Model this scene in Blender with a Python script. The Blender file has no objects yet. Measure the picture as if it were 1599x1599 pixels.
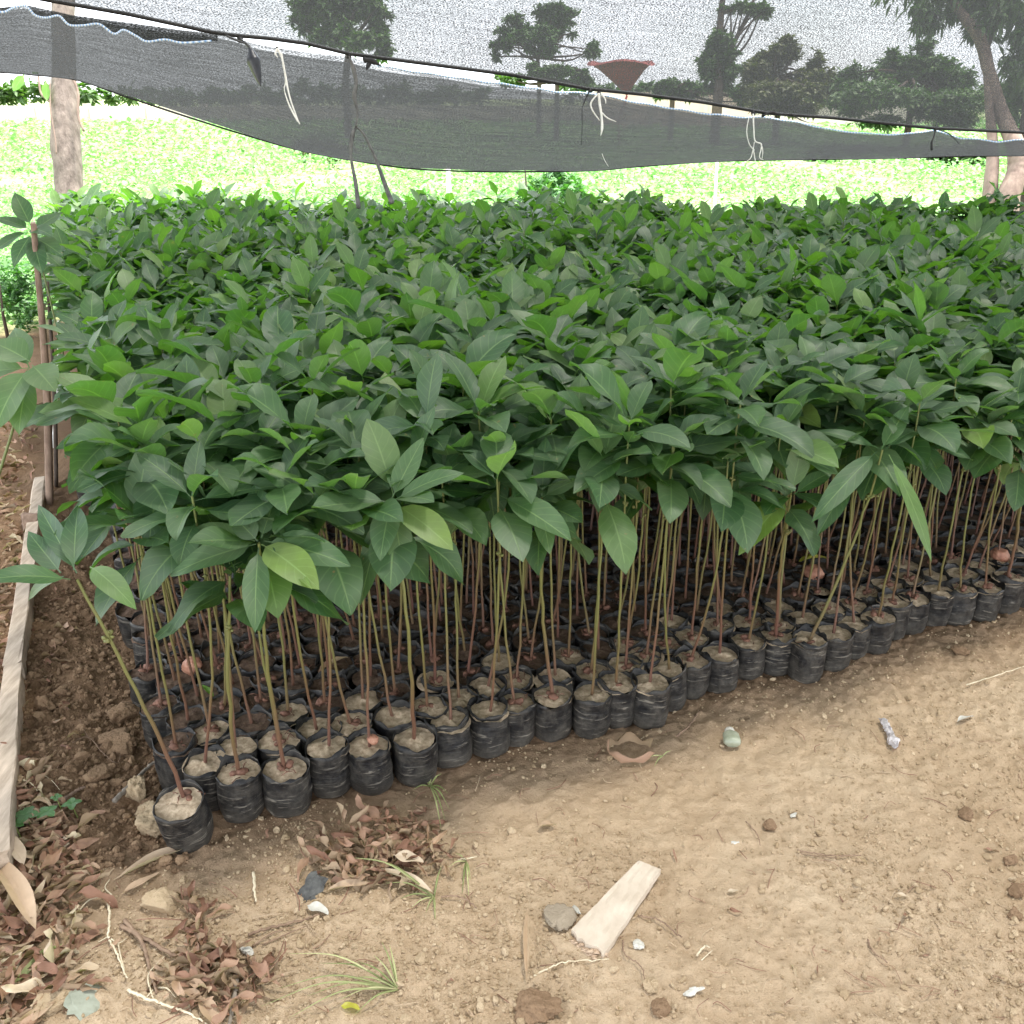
import bpy, math, random
import numpy as np
from mathutils import Vector
random.seed(7)
RNG = np.random.default_rng(11)
scn = bpy.context.scene
COL = scn.collection
R = math.radians

# ------------------------------------------------------------ camera, sky, sun, exposure
PITCH, FPX, CAMH = R(23.4), 1500.0, 1.45
cam = bpy.data.objects.new('camera', bpy.data.cameras.new('camera'))
COL.objects.link(cam)
cam.location = (0, 0, CAMH)
cam.rotation_euler = (R(90) - PITCH, 0, 0)
cam.data.sensor_width = 36
cam.data.lens = 36 * FPX / 1599
cam.data.clip_start = 0.05
cam.data.clip_end = 2000
scn.camera = cam

SUN_EL, SUN_AZ = R(72), R(60)          # azimuth measured from +Y towards +X
w = bpy.data.worlds.new('World'); scn.world = w; w.use_nodes = True
nt = w.node_tree; bg = nt.nodes['Background']
sky = nt.nodes.new('ShaderNodeTexSky'); sky.sky_type = 'NISHITA'
sky.sun_disc = False; sky.sun_elevation = SUN_EL; sky.sun_rotation = SUN_AZ
sky.air_density = 1.0; sky.dust_density = 1.5; sky.ozone_density = 1.0
# thin bright cloud veiling most of the sky
tcw = nt.nodes.new('ShaderNodeTexCoord'); nzw = nt.nodes.new('ShaderNodeTexNoise'); nzw.inputs['Scale'].default_value = 2.6; nzw.inputs['Detail'].default_value = 6
nt.links.new(tcw.outputs['Generated'], nzw.inputs['Vector'])
rmw = nt.nodes.new('ShaderNodeValToRGB'); rmw.color_ramp.elements[0].position = .30; rmw.color_ramp.elements[0].color = (.55, .55, .55, 1); rmw.color_ramp.elements[1].position = .55; rmw.color_ramp.elements[1].color = (.97, .97, .97, 1)
nt.links.new(nzw.outputs[0], rmw.inputs[0])
mxw = nt.nodes.new('ShaderNodeMix'); mxw.data_type = 'RGBA'; nt.links.new(rmw.outputs[0], mxw.inputs[0]); nt.links.new(sky.outputs[0], mxw.inputs[6]); mxw.inputs[7].default_value = (6.3, 6.6, 7.0, 1)
nt.links.new(mxw.outputs[2], bg.inputs[0]); bg.inputs[1].default_value = 0.13
sl = bpy.data.lights.new('sun', 'SUN'); sl.energy = 2.7; sl.angle = R(9); sl.color = (1, .96, .88)
so = bpy.data.objects.new('sun', sl); COL.objects.link(so)
sd = Vector((math.sin(SUN_AZ) * math.cos(SUN_EL), math.cos(SUN_AZ) * math.cos(SUN_EL), math.sin(SUN_EL)))
so.rotation_euler = sd.to_track_quat('Z', 'Y').to_euler()
scn.view_settings.view_transform = 'Standard'
scn.view_settings.look = 'None'
scn.view_settings.gamma = 1
scn.view_settings.exposure = 2.2
scn.render.engine = 'CYCLES'
scn.cycles.max_bounces = 10
scn.cycles.transparent_max_bounces = 24
scn.cycles.diffuse_bounces = 4

# ------------------------------------------------------------ helpers
_f = np.array([0, math.cos(PITCH), -math.sin(PITCH)]); _u = np.array([0, math.sin(PITCH), math.cos(PITCH)])
_C = np.array([0, 0, CAMH])
def ray(px, py): return _f + np.array([1., 0, 0]) * (px - 799.5) / FPX + _u * (799.5 - py) / FPX
def gz(px, py, z=0.0):
    """where the line of sight of a photo pixel meets height z"""
    d = ray(px, py); return _C + d * ((z - CAMH) / d[2])
def gd(px, py, depth): return _C + ray(px, py) * depth
def proj(p):
    d = np.asarray(p) - _C; z = d @ _f
    return 799.5 + FPX * d[..., 0] / z, 799.5 - FPX * (d @ _u) / z, z

def vnoise(x, y, scale, seed=0):
    """smooth value noise on arrays, -1..1"""
    x = np.asarray(x, float) / scale + 1000; y = np.asarray(y, float) / scale + 1000
    xi = np.floor(x).astype(np.int64); yi = np.floor(y).astype(np.int64)
    fx = x - xi; fy = y - yi; fx = fx * fx * (3 - 2 * fx); fy = fy * fy * (3 - 2 * fy)
    def h(a, b):
        n = (a * 374761393 + b * 668265263 + seed * 1442695041) & 0xFFFFFFFF
        n = ((n ^ (n >> 13)) * 1274126177) & 0xFFFFFFFF
        return ((n ^ (n >> 16)) & 0xFFFF) / 32767.5 - 1
    return (h(xi, yi) * (1 - fx) + h(xi + 1, yi) * fx) * (1 - fy) + (h(xi, yi + 1) * (1 - fx) + h(xi + 1, yi + 1) * fx) * fy

def sm(a, b, x):
    t = np.clip((np.asarray(x, float) - a) / (b - a), 0, 1); return t * t * (3 - 2 * t)

def build(name, V, F, mat=None, parent=None, uv=None, rnd=None, smooth=True, loc=None):
    """V (n,3), F list of int arrays (k,3) or (k,4); uv per vertex; rnd per vertex"""
    V = np.asarray(V, np.float32)
    if not isinstance(F, list): F = [F]
    F = [np.asarray(f, np.int32) for f in F if len(f)]
    me = bpy.data.meshes.new(name)
    me.vertices.add(len(V)); me.vertices.foreach_set('co', V.ravel())
    loops = np.concatenate([f.ravel() for f in F]); sizes = np.concatenate([np.full(len(f), f.shape[1], np.int32) for f in F])
    starts = np.concatenate([[0], np.cumsum(sizes)[:-1]]).astype(np.int32)
    me.loops.add(len(loops)); me.loops.foreach_set('vertex_index', loops)
    me.polygons.add(len(sizes)); me.polygons.foreach_set('loop_start', starts); me.polygons.foreach_set('loop_total', sizes)
    me.polygons.foreach_set('use_smooth', np.full(len(sizes), smooth))
    if uv is not None:
        l = me.uv_layers.new(name='UVMap'); l.data.foreach_set('uv', np.asarray(uv, np.float32)[loops].ravel())
    if rnd is not None:
        a = me.attributes.new('rnd', 'FLOAT', 'POINT'); a.data.foreach_set('value', np.asarray(rnd, np.float32))
    me.update(calc_edges=True)
    if mat: me.materials.append(mat)
    o = bpy.data.objects.new(name, me); COL.objects.link(o)
    if parent: o.parent = parent
    if loc is not None: o.location = loc
    return o

def tag(o, label=None, cat=None, group=None, kind=None):
    if label: o['label'] = label
    if cat: o['category'] = cat
    if group: o['group'] = group
    if kind: o['kind'] = kind
    return o
def empty(name, loc, label=None, cat=None, group=None):
    o = bpy.data.objects.new(name, None); COL.objects.link(o); o.location = loc; o.empty_display_size = .05
    return tag(o, label, cat, group)

class Acc:
    """collects arrays into one mesh"""
    def __init__(s): s.V = []; s.F = []; s.U = []; s.Rn = []; s.n = 0
    def add(s, V, F, U=None, r=0.5):
        V = np.asarray(V, float)
        if not isinstance(F, list): F = [F]
        s.V.append(V); s.F += [np.asarray(f) + s.n for f in F if len(f)]
        s.U.append(np.zeros((len(V), 2)) if U is None else U)
        s.Rn.append(np.full(len(V), r) if np.isscalar(r) else r); s.n += len(V); return s
    def obj(s, name, mat, parent=None, loc=None, smooth=True):
        q = [f for f in s.F if f.shape[1] == 4]; t = [f for f in s.F if f.shape[1] == 3]
        F = ([np.concatenate(q)] if q else []) + ([np.concatenate(t)] if t else [])
        V = np.concatenate(s.V)
        if loc is not None: V = V - np.asarray(loc)
        return build(name, V, F, mat, parent, np.concatenate(s.U), np.concatenate(s.Rn), smooth, loc)

def grid_faces(nr, nc, wrap=False):
    i = np.arange(nr - 1)[:, None] * nc; j = np.arange(nc if wrap else nc - 1)[None, :]
    j2 = (j + 1) % nc
    a = i + j; b = i + j2
    return np.stack([a, b, b + nc, a + nc], -1).reshape(-1, 4)

def tube(P, rad, sides=7, cap=True):
    P = np.asarray(P, float); n = len(P); rad = np.broadcast_to(np.asarray(rad, float), (n,))
    T = np.gradient(P, axis=0); T /= np.linalg.norm(T, axis=1)[:, None] + 1e-9
    ref = np.array([0.0, 1, 0]) if abs(T[0][1]) < .8 else np.array([1.0, 0, 0])
    X = np.cross(T, ref); X /= np.linalg.norm(X, axis=1)[:, None] + 1e-9; Y = np.cross(T, X)
    a = np.linspace(0, 2 * math.pi, sides, endpoint=False)
    V = P[:, None] + rad[:, None, None] * (np.cos(a)[None, :, None] * X[:, None] + np.sin(a)[None, :, None] * Y[:, None])
    V = V.reshape(-1, 3); F = [grid_faces(n, sides, True)]
    U = np.stack([np.tile(a / 6.283, n), np.repeat(np.linspace(0, 1, n), sides)], -1)
    if cap:
        V = np.vstack([V, P[0], P[-1]]); k = n * sides; j = np.arange(sides); j2 = (j + 1) % sides
        F.append(np.stack([np.full(sides, k), j2, j], -1)); F.append(np.stack([np.full(sides, k + 1), (n - 1) * sides + j, (n - 1) * sides + j2], -1))
        U = np.vstack([U, [0, 0], [0, 1]])
    return V, F, U

def spline(pts, n):
    """Catmull-Rom through pts, n samples"""
    P = np.asarray(pts, float)
    if len(P) == 2: return P[0] + (P[1] - P[0]) * np.linspace(0, 1, n)[:, None]
    Q = np.vstack([2 * P[0] - P[1], P, 2 * P[-1] - P[-2]]); out = []
    for t in np.linspace(0, len(P) - 1 - 1e-6, n):
        i = int(t); u = t - i; a, b, c, d = Q[i:i + 4]
        out.append(.5 * (2 * b + (c - a) * u + (2 * a - 5 * b + 4 * c - d) * u * u + (3 * b - a - 3 * c + d) * u ** 3))
    return np.array(out)

def ico(sub=1):
    t = (1 + 5 ** .5) / 2
    V = [(-1, t, 0), (1, t, 0), (-1, -t, 0), (1, -t, 0), (0, -1, t), (0, 1, t), (0, -1, -t), (0, 1, -t), (t, 0, -1), (t, 0, 1), (-t, 0, -1), (-t, 0, 1)]
    F = [(0, 11, 5), (0, 5, 1), (0, 1, 7), (0, 7, 10), (0, 10, 11), (1, 5, 9), (5, 11, 4), (11, 10, 2), (10, 7, 6), (7, 1, 8), (3, 9, 4), (3, 4, 2), (3, 2, 6), (3, 6, 8), (3, 8, 9), (4, 9, 5), (2, 4, 11), (6, 2, 10), (8, 6, 7), (9, 8, 1)]
    V = [np.array(v) / np.linalg.norm(v) for v in V]
    for _ in range(sub):
        c = {}; G = []
        def mid(a, b):
            k = (min(a, b), max(a, b))
            if k not in c: m = V[a] + V[b]; V.append(m / np.linalg.norm(m)); c[k] = len(V) - 1
            return c[k]
        for a, b, d in F:
            x, y, z = mid(a, b), mid(b, d), mid(d, a); G += [(a, x, z), (b, y, x), (d, z, y), (x, y, z)]
        F = G
    return np.array(V), np.array(F)
ICO = [ico(0), ico(1), ico(2), ico(3), ico(4)]
def lump(sub, seed, rough=.25):
    V, F = ICO[sub]; V = V.copy(); r = np.random.default_rng(seed)
    D = np.ones(len(V))
    for k in range(5):
        d = r.normal(size=3) * (1.2 + k * .9); D += rough * np.sin(V @ d + r.uniform(0, 6)) / (1 + k * .5)
    if sub >= 3:
        for k in range(26):
            d = r.normal(size=3) * r.uniform(7, 26); D += .30 / np.linalg.norm(d) * np.sin(V @ d + r.uniform(0, 6))
    for k in range(3):                                   # flattened facets
        d = r.normal(size=3); d /= np.linalg.norm(d); s = (V * D[:, None]) @ d; c = r.uniform(.6, .85); D = np.where(s > c, D * c / s, D)
    return V * D[:, None], F
def rotm(ax, ay, az):
    cx, sx, cy, sy, cz, sz = math.cos(ax), math.sin(ax), math.cos(ay), math.sin(ay), math.cos(az), math.sin(az)
    return np.array([[cz, -sz, 0], [sz, cz, 0], [0, 0, 1]]) @ np.array([[cy, 0, sy], [0, 1, 0], [-sy, 0, cy]]) @ np.array([[1, 0, 0], [0, cx, -sx], [0, sx, cx]])

# ------------------------------------------------------------ materials
def mat(name):
    m = bpy.data.materials.new(name); m.use_nodes = True
    n = m.node_tree.nodes; return m, n, m.node_tree.links, n['Principled BSDF']
def N(n, t, **kw):
    x = n.new(t)
    for k, v in kw.items(): setattr(x, k, v)
    return x
def ramp(n, stops):
    r = n.new('ShaderNodeValToRGB'); e = r.color_ramp.elements
    while len(e) < len(stops): e.new(.5)
    for i, (p, c) in enumerate(stops): e[i].position = p; e[i].color = (*c, 1) if len(c) == 3 else c
    return r
def noise(n, l, scale, detail=4, rough=.6, vec=None, dist=0):
    x = n.new('ShaderNodeTexNoise'); x.inputs['Scale'].default_value = scale; x.inputs['Detail'].default_value = detail
    x.inputs['Roughness'].default_value = rough; x.inputs['Distortion'].default_value = dist
    if vec is not None: l.new(vec, x.inputs['Vector'])
    return x
def mixc(n, l, a, b, fac, mode='MIX'):
    m = n.new('ShaderNodeMix'); m.data_type = 'RGBA'; m.blend_type = mode
    for sock, v in ((m.inputs[6], a), (m.inputs[7], b)):
        if isinstance(v, tuple): sock.default_value = (*v, 1)
        else: l.new(v, sock)
    if isinstance(fac, (int, float)): m.inputs[0].default_value = fac
    else: l.new(fac, m.inputs[0])
    return m.outputs[2]
def math_(n, l, op, a, b=None, c=None, clamp=False):
    m = n.new('ShaderNodeMath'); m.operation = op; m.use_clamp = clamp
    for i, v in enumerate((a, b, c)):
        if v is None: continue
        if isinstance(v, (int, float)): m.inputs[i].default_value = v
        else: l.new(v, m.inputs[i])
    return m.outputs[0]
def bump(n, l, h, strength, dist, bsdf, prev=None):
    b = n.new('ShaderNodeBump'); b.inputs['Strength'].default_value = strength; b.inputs['Distance'].default_value = dist
    l.new(h, b.inputs['Height'])
    if prev is not None: l.new(prev, b.inputs['Normal'])
    l.new(b.outputs[0], bsdf.inputs['Normal']); return b.outputs[0]

def simple(name, c1, c2, scale=20, rough=.8, bmp=.3, bdist=.003, stretch=None, spec=.3):
    m, n, l, p = mat(name)
    tc = N(n, 'ShaderNodeTexCoord'); v = tc.outputs['Object']
    if stretch:
        mp = N(n, 'ShaderNodeMapping'); mp.inputs['Scale'].default_value = stretch; l.new(v, mp.inputs[0]); v = mp.outputs[0]
    x = noise(n, l, scale, 6, .65, v)
    r = ramp(n, [(.3, c1), (.7, c2)]); l.new(x.outputs[0], r.inputs[0]); l.new(r.outputs[0], p.inputs['Base Color'])
    p.inputs['Roughness'].default_value = rough; p.inputs['Specular IOR Level'].default_value = spec
    if bmp: bump(n, l, x.outputs[0], bmp, bdist, p)
    return m

def leaf_material(name, stops, trans=.25, tint=(.45, .75, .08), rough=.42, vein=(.35, .5, .2), veinmix=.35, back=1.35, objvar=.25, spots=False):
    m, n, l, p = mat(name)
    at = N(n, 'ShaderNodeAttribute', attribute_name='rnd'); oi = N(n, 'ShaderNodeObjectInfo')
    s = math_(n, l, 'MULTIPLY_ADD', oi.outputs['Random'], objvar, math_(n, l, 'MULTIPLY', at.outputs['Fac'], 1 - objvar))
    r = ramp(n, stops); l.new(s, r.inputs[0])
    uv = N(n, 'ShaderNodeUVMap', uv_map='UVMap'); sp = N(n, 'ShaderNodeSeparateXYZ'); l.new(uv.outputs[0], sp.inputs[0])
    au = math_(n, l, 'ABSOLUTE', math_(n, l, 'SUBTRACT', sp.outputs[0], .5))
    mid = math_(n, l, 'SUBTRACT', 1, math_(n, l, 'MULTIPLY', au, 28), clamp=True)
    side = math_(n, l, 'PINGPONG', math_(n, l, 'SUBTRACT', math_(n, l, 'MULTIPLY', sp.outputs[1], 7.), math_(n, l, 'MULTIPLY', au, 3.2)), .5)
    sv = math_(n, l, 'SUBTRACT', 1, math_(n, l, 'MULTIPLY', side, 9), clamp=True)
    vm = math_(n, l, 'MAXIMUM', mid, math_(n, l, 'MULTIPLY', sv, .28))
    tc = N(n, 'ShaderNodeTexCoord'); x = noise(n, l, 30, 3, .6, tc.outputs['Object'])
    mot = math_(n, l, 'MULTIPLY_ADD', x.outputs[0], .5, .75)
    cc = N(n, 'ShaderNodeVectorMath', operation='SCALE'); l.new(r.outputs[0], cc.inputs[0]); l.new(mot, cc.inputs['Scale'])
    c = mixc(n, l, cc.outputs[0], vein, math_(n, l, 'MULTIPLY', vm, veinmix))
    if spots:                                             # blemishes and dry brown flecks
        y = noise(n, l, 42, 3, .65, tc.outputs['Object']); sr = ramp(n, [(.69, (0, 0, 0)), (.74, (1, 1, 1))]); l.new(y.outputs[0], sr.inputs[0])
        c = mixc(n, l, c, (.22, .15, .06), math_(n, l, 'MULTIPLY', sr.outputs[0], .8))
        y2 = noise(n, l, 7, 2, .5, tc.outputs['Object']); c = mixc(n, l, c, (.17, .19, .14), math_(n, l, 'MULTIPLY', math_(n, l, 'SUBTRACT', y2.outputs[0], .42, clamp=True), 1.3))
    geo = N(n, 'ShaderNodeNewGeometry')
    bk = N(n, 'ShaderNodeVectorMath', operation='SCALE'); l.new(c, bk.inputs[0]); bk.inputs['Scale'].default_value = back
    bkd = mixc(n, l, bk.outputs[0], (.16, .22, .12), .25)
    c = mixc(n, l, c, bkd, geo.outputs['Backfacing'])
    l.new(c, p.inputs['Base Color']); p.inputs['Roughness'].default_value = rough; p.inputs['Specular IOR Level'].default_value = .5
    h = math_(n, l, 'SUBTRACT', math_(n, l, 'MULTIPLY', x.outputs[0], .5), math_(n, l, 'MULTIPLY', vm, .6))
    bump(n, l, h, .35, .0015, p)
    tr = N(n, 'ShaderNodeBsdfTranslucent'); tcx = mixc(n, l, c, tint, 1., 'MULTIPLY')
    tb = N(n, 'ShaderNodeVectorMath', operation='SCALE'); l.new(tcx, tb.inputs[0]); tb.inputs['Scale'].default_value = 3.2
    l.new(tb.outputs[0], tr.inputs[0])
    mx = N(n, 'ShaderNodeMixShader'); mx.inputs[0].default_value = trans
    l.new(p.outputs[0], mx.inputs[1]); l.new(tr.outputs[0], mx.inputs[2]); l.new(mx.outputs[0], n['Material Output'].inputs[0])
    return m

M = {}
M['leaf'] = leaf_material('avocado_leaf', [(0, (.032, .076, .034)), (.35, (.048, .108, .042)), (.6, (.070, .142, .050)), (.85, (.115, .20, .052)), (.96, (.17, .25, .05)), (1, (.42, .38, .06))], rough=.5, spots=True)
M['leaf_bright'] = leaf_material('bright_leaf', [(0, (.07, .18, .03)), (1, (.16, .31, .04))], trans=.3)
M['leaf_yellow'] = leaf_material('yellow_leaf', [(0, (.45, .42, .06)), (1, (.55, .48, .08))], trans=.2)
M['crop'] = leaf_material('crop_leaf', [(0, (.06, .17, .045)), (.5, (.13, .28, .09)), (1, (.38, .50, .24))], trans=.28, tint=(.42, .54, .32), rough=.6, veinmix=.1)
M['weed'] = leaf_material('weed_leaf', [(0, (.05, .14, .05)), (1, (.10, .22, .07))], trans=.2)
M['tree_leaf'] = leaf_material('tree_leaf', [(0, (.03, .06, .02)), (.6, (.06, .11, .03)), (1, (.13, .17, .06))], trans=.2, rough=.6, veinmix=.05)
M['olive_leaf'] = leaf_material('olive_leaf', [(0, (.06, .065, .025)), (.6, (.11, .10, .04)), (1, (.2, .16, .08))], trans=.2, rough=.6, veinmix=.05)
M['dry'] = leaf_material('dry_leaf', [(0, (.14, .065, .04)), (.3, (.27, .14, .09)), (.6, (.38, .235, .155)), (.85, (.50, .36, .24)), (1, (.62, .5, .35))], trans=.06, rough=.75, vein=(.4, .25, .16), veinmix=.2, back=1.1, objvar=0)
M['pale'] = leaf_material('pale_dry_leaf', [(0, (.48, .34, .225)), (1, (.62, .50, .37))], trans=.05, rough=.7, vein=(.5, .36, .22), veinmix=.3, back=1.05, objvar=0)
M['grass'] = leaf_material('grass_blade', [(0, (.22, .26, .09)), (.5, (.38, .38, .18)), (1, (.62, .55, .32))], trans=.2, rough=.6, veinmix=0, objvar=0)

def soil_mat():
    m, n, l, p = mat('soil')
    tc = N(n, 'ShaderNodeTexCoord'); v = tc.outputs['Object']
    sp = N(n, 'ShaderNodeSeparateXYZ'); l.new(v, sp.inputs[0]); X, Y = sp.outputs[0], sp.outputs[1]
    big = noise(n, l, 2.2, 5, .6, v); mid = noise(n, l, 14, 6, .65, v); fine = noise(n, l, 120, 5, .7, v); gr = noise(n, l, 420, 2, .5, v)
    tan = ramp(n, [(.28, (.41, .285, .17)), (.5, (.55, .41, .27)), (.75, (.64, .51, .355))])
    mixv = math_(n, l, 'ADD', math_(n, l, 'MULTIPLY', big.outputs[0], .5), math_(n, l, 'ADD', math_(n, l, 'MULTIPLY', mid.outputs[0], .3), math_(n, l, 'MULTIPLY', fine.outputs[0], .2)))
    l.new(mixv, tan.inputs[0])
    brown = ramp(n, [(.3, (.16, .095, .055)), (.7, (.33, .215, .13))]); l.new(mixv, brown.inputs[0])
    # damp brown soil: left of the bed and under the bags; signed distance to the bed's front line
    line = math_(n, l, 'SUBTRACT', math_(n, l, 'SUBTRACT', Y, math_(n, l, 'MULTIPLY', X, .44)), 1.86)
    line = math_(n, l, 'ADD', line, math_(n, l, 'MULTIPLY', math_(n, l, 'SUBTRACT', mid.outputs[0], .5), .35))
    k = N(n, 'ShaderNodeMapRange'); k.inputs[1].default_value = -.28; k.inputs[2].default_value = .08; l.new(line, k.inputs[0])
    c = mixc(n, l, tan.outputs[0], brown.outputs[0], k.outputs[0])
    # field beyond the bed
    fl = math_(n, l, 'ADD', Y, math_(n, l, 'MULTIPLY', math_(n, l, 'MINIMUM', math_(n, l, 'ADD', X, 3.0), 0), -1.6))
    fm = N(n, 'ShaderNodeMapRange'); fm.inputs[1].default_value = 6.6; fm.inputs[2].default_value = 7.6; l.new(fl, fm.inputs[0])
    fg = noise(n, l, 1.1, 6, .7, v)
    fr = ramp(n, [(.35, (.22, .30, .12)), (.55, (.34, .40, .20)), (.72, (.55, .50, .34))]); l.new(fg.outputs[0], fr.inputs[0])
    c = mixc(n, l, c, fr.outputs[0], fm.outputs[0])
    l.new(c, p.inputs['Base Color']); p.inputs['Roughness'].default_value = .95; p.inputs['Specular IOR Level'].default_value = .12
    b1 = bump(n, l, mid.outputs[0], .6, .016, p); b2 = bump(n, l, fine.outputs[0], .9, .007, p, b1); bump(n, l, gr.outputs[0], .8, .002, p, b2)
    return m
M['soil'] = soil_mat()
def clod_mat(name, a, b):
    m, n, l, p = mat(name)
    at = N(n, 'ShaderNodeAttribute', attribute_name='rnd'); tc = N(n, 'ShaderNodeTexCoord')
    x = noise(n, l, 160, 4, .7, tc.outputs['Object'])
    s = math_(n, l, 'ADD', math_(n, l, 'MULTIPLY', at.outputs['Fac'], .6), math_(n, l, 'MULTIPLY', x.outputs[0], .4))
    r = ramp(n, [(.1, a), (.9, b)]); l.new(s, r.inputs[0]); l.new(r.outputs[0], p.inputs['Base Color'])
    p.inputs['Roughness'].default_value = .95; p.inputs['Specular IOR Level'].default_value = .15; bump(n, l, x.outputs[0], 1., .006, p); return m
M['clod'] = clod_mat('clod', (.39, .28, .165), (.64, .50, .335))
M['clod_brown'] = clod_mat('clod_brown', (.17, .105, .062), (.40, .27, .165))
M['stone_grey'] = clod_mat('grey_stone', (.32, .26, .19), (.46, .38, .28))
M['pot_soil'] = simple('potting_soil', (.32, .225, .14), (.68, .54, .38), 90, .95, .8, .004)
M['pot_soil_shaded'] = simple('shaded_potting_soil', (.07, .042, .028), (.19, .125, .085), 90, .95, .8, .004)  # darker copy of pot_soil; shade under the canopy is put into the colour
M['seed'] = simple('seed_shell', (.10, .05, .035), (.30, .15, .10), 70, .7, .5, .002)
M['seed_red'] = simple('bare_seed', (.32, .13, .08), (.50, .27, .18), 40, .5, .3, .002)
M['bark_grey'] = simple('grey_bark', (.10, .078, .066), (.27, .22, .185), 22, .9, .9, .012, (1, 1, .5))
M['bark_tan'] = simple('tan_bark', (.16, .11, .09), (.32, .24, .19), 16, .9, .7, .01, (1, 1, .4))
M['bark_dark'] = simple('dark_bark', (.05, .038, .03), (.12, .09, .07), 16, .9, .6, .01)
M['wood'] = simple('weathered_wood', (.30, .235, .175), (.60, .49, .38), 9, .8, .3, .002, (6, 1, 6))
M['wood_grey'] = simple('grey_wood', (.20, .17, .14), (.36, .31, .25), 9, .85, .5, .003, (6, 1, 6))
M['stake'] = simple('stake_wood', (.14, .09, .062), (.30, .21, .155), 14, .8, .4, .002, (3, 3, .5))
M['plank'] = simple('pale_plank', (.50, .41, .31), (.66, .57, .46), 14, .75, .25, .0015, (1, 1, 1))
M['fibre'] = simple('broken_wood_fibre', (.38, .26, .17), (.66, .50, .36), 120, .9, .8, .004)
M['twig'] = simple('dry_twig', (.16, .10, .065), (.36, .25, .17), 60, .85, .5, .002)
M['root'] = simple('pale_root', (.58, .48, .32), (.78, .70, .52), 60, .8, .3, .001)
M['strap'] = simple('black_strap', (.012, .013, .017), (.035, .038, .045), 40, .35, .4, .004, spec=.6)
M['strap_grey'] = simple('dusty_strap', (.05, .05, .05), (.16, .16, .15), 40, .6, .5, .004)
M['string'] = simple('white_string', (.62, .62, .56), (.82, .82, .78), 80, .7, .3, .001)
M['wire'] = simple('black_cord', (.010, .010, .011), (.03, .03, .03), 50, .6, .4, .002)
M['wall'] = simple('pale_wall', (.50, .44, .40), (.66, .58, .53), .8, .9, .3, .02)
M['pink'] = simple('pink_plaster', (.52, .38, .33), (.66, .50, .44), .8, .9, .3, .02)
M['pillar'] = simple('wall_pillar', (.45, .38, .34), (.55, .48, .44), 1.5, .9, .2, .02)
M['white'] = simple('white_scrap', (.48, .46, .40), (.66, .64, .57), 40, .6, .3, .001)
M['plastic_green'] = simple('dusty_green_plastic', (.26, .29, .20), (.42, .44, .34), 50, .35, .3, .001, spec=.6)
M['paper_teal'] = simple('faded_teal_wrapper', (.27, .29, .225), (.38, .40, .32), 40, .6, .4, .002)
M['slate'] = simple('grey_rag', (.05, .05, .05), (.14, .14, .13), 60, .8, .6, .003)
M['foil'] = simple('crumpled_wrapper', (.25, .22, .22), (.75, .72, .72), 60, .4, .6, .003, spec=.6)
M['blue'] = simple('blue_plastic', (.02, .03, .30), (.04, .06, .45), 30, .4, 0)
M['red'] = simple('red_cloth', (.19, .05, .048), (.30, .08, .07), 3, .8, .2, .01)
M['hedge_back'] = M['tree_leaf']

def bag_mat():
    m, n, l, p = mat('black_polybag')
    tc = N(n, 'ShaderNodeTexCoord'); oi = N(n, 'ShaderNodeObjectInfo'); va = N(n, 'ShaderNodeVectorMath', operation='ADD')
    l.new(tc.outputs['Object'], va.inputs[0])
    ofs = N(n, 'ShaderNodeVectorMath', operation='SCALE'); ofs.inputs[0].default_value = (7, 13, 5); l.new(oi.outputs['Random'], ofs.inputs['Scale']); l.new(ofs.outputs[0], va.inputs[1])
    mp = N(n, 'ShaderNodeMapping'); mp.inputs['Scale'].default_value = (14, 14, 150); l.new(va.outputs[0], mp.inputs[0])
    x = noise(n, l, 1.0, 5, .65, mp.outputs[0], .6)
    wr = ramp(n, [(.58, (0, 0, 0)), (.64, (1, 1, 1))]); l.new(x.outputs[0], wr.inputs[0])
    d = noise(n, l, 26, 5, .7, va.outputs[0]); dr = ramp(n, [(.42, (0, 0, 0)), (.72, (1, 1, 1))]); l.new(d.outputs[0], dr.inputs[0])
    sp = N(n, 'ShaderNodeSeparateXYZ'); l.new(tc.outputs['Object'], sp.inputs[0])
    low = N(n, 'ShaderNodeMapRange'); low.inputs[1].default_value = .06; low.inputs[2].default_value = 0; l.new(sp.outputs[2], low.inputs[0])
    dust = math_(n, l, 'ADD', math_(n, l, 'MULTIPLY', wr.outputs[0], .38), math_(n, l, 'ADD', math_(n, l, 'MULTIPLY', dr.outputs[0], .20), math_(n, l, 'MULTIPLY', low.outputs[0], .14)), clamp=True)
    c = mixc(n, l, (.010, .010, .011), (.36, .32, .26), dust)
    l.new(c, p.inputs['Base Color']); p.inputs['Specular IOR Level'].default_value = .35
    l.new(math_(n, l, 'MULTIPLY_ADD', dust, .5, .38), p.inputs['Roughness'])
    b = bump(n, l, x.outputs[0], .55, .004, p); bump(n, l, d.outputs[0], .4, .004, p, b)
    return m
M['bag'] = bag_mat()

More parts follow.
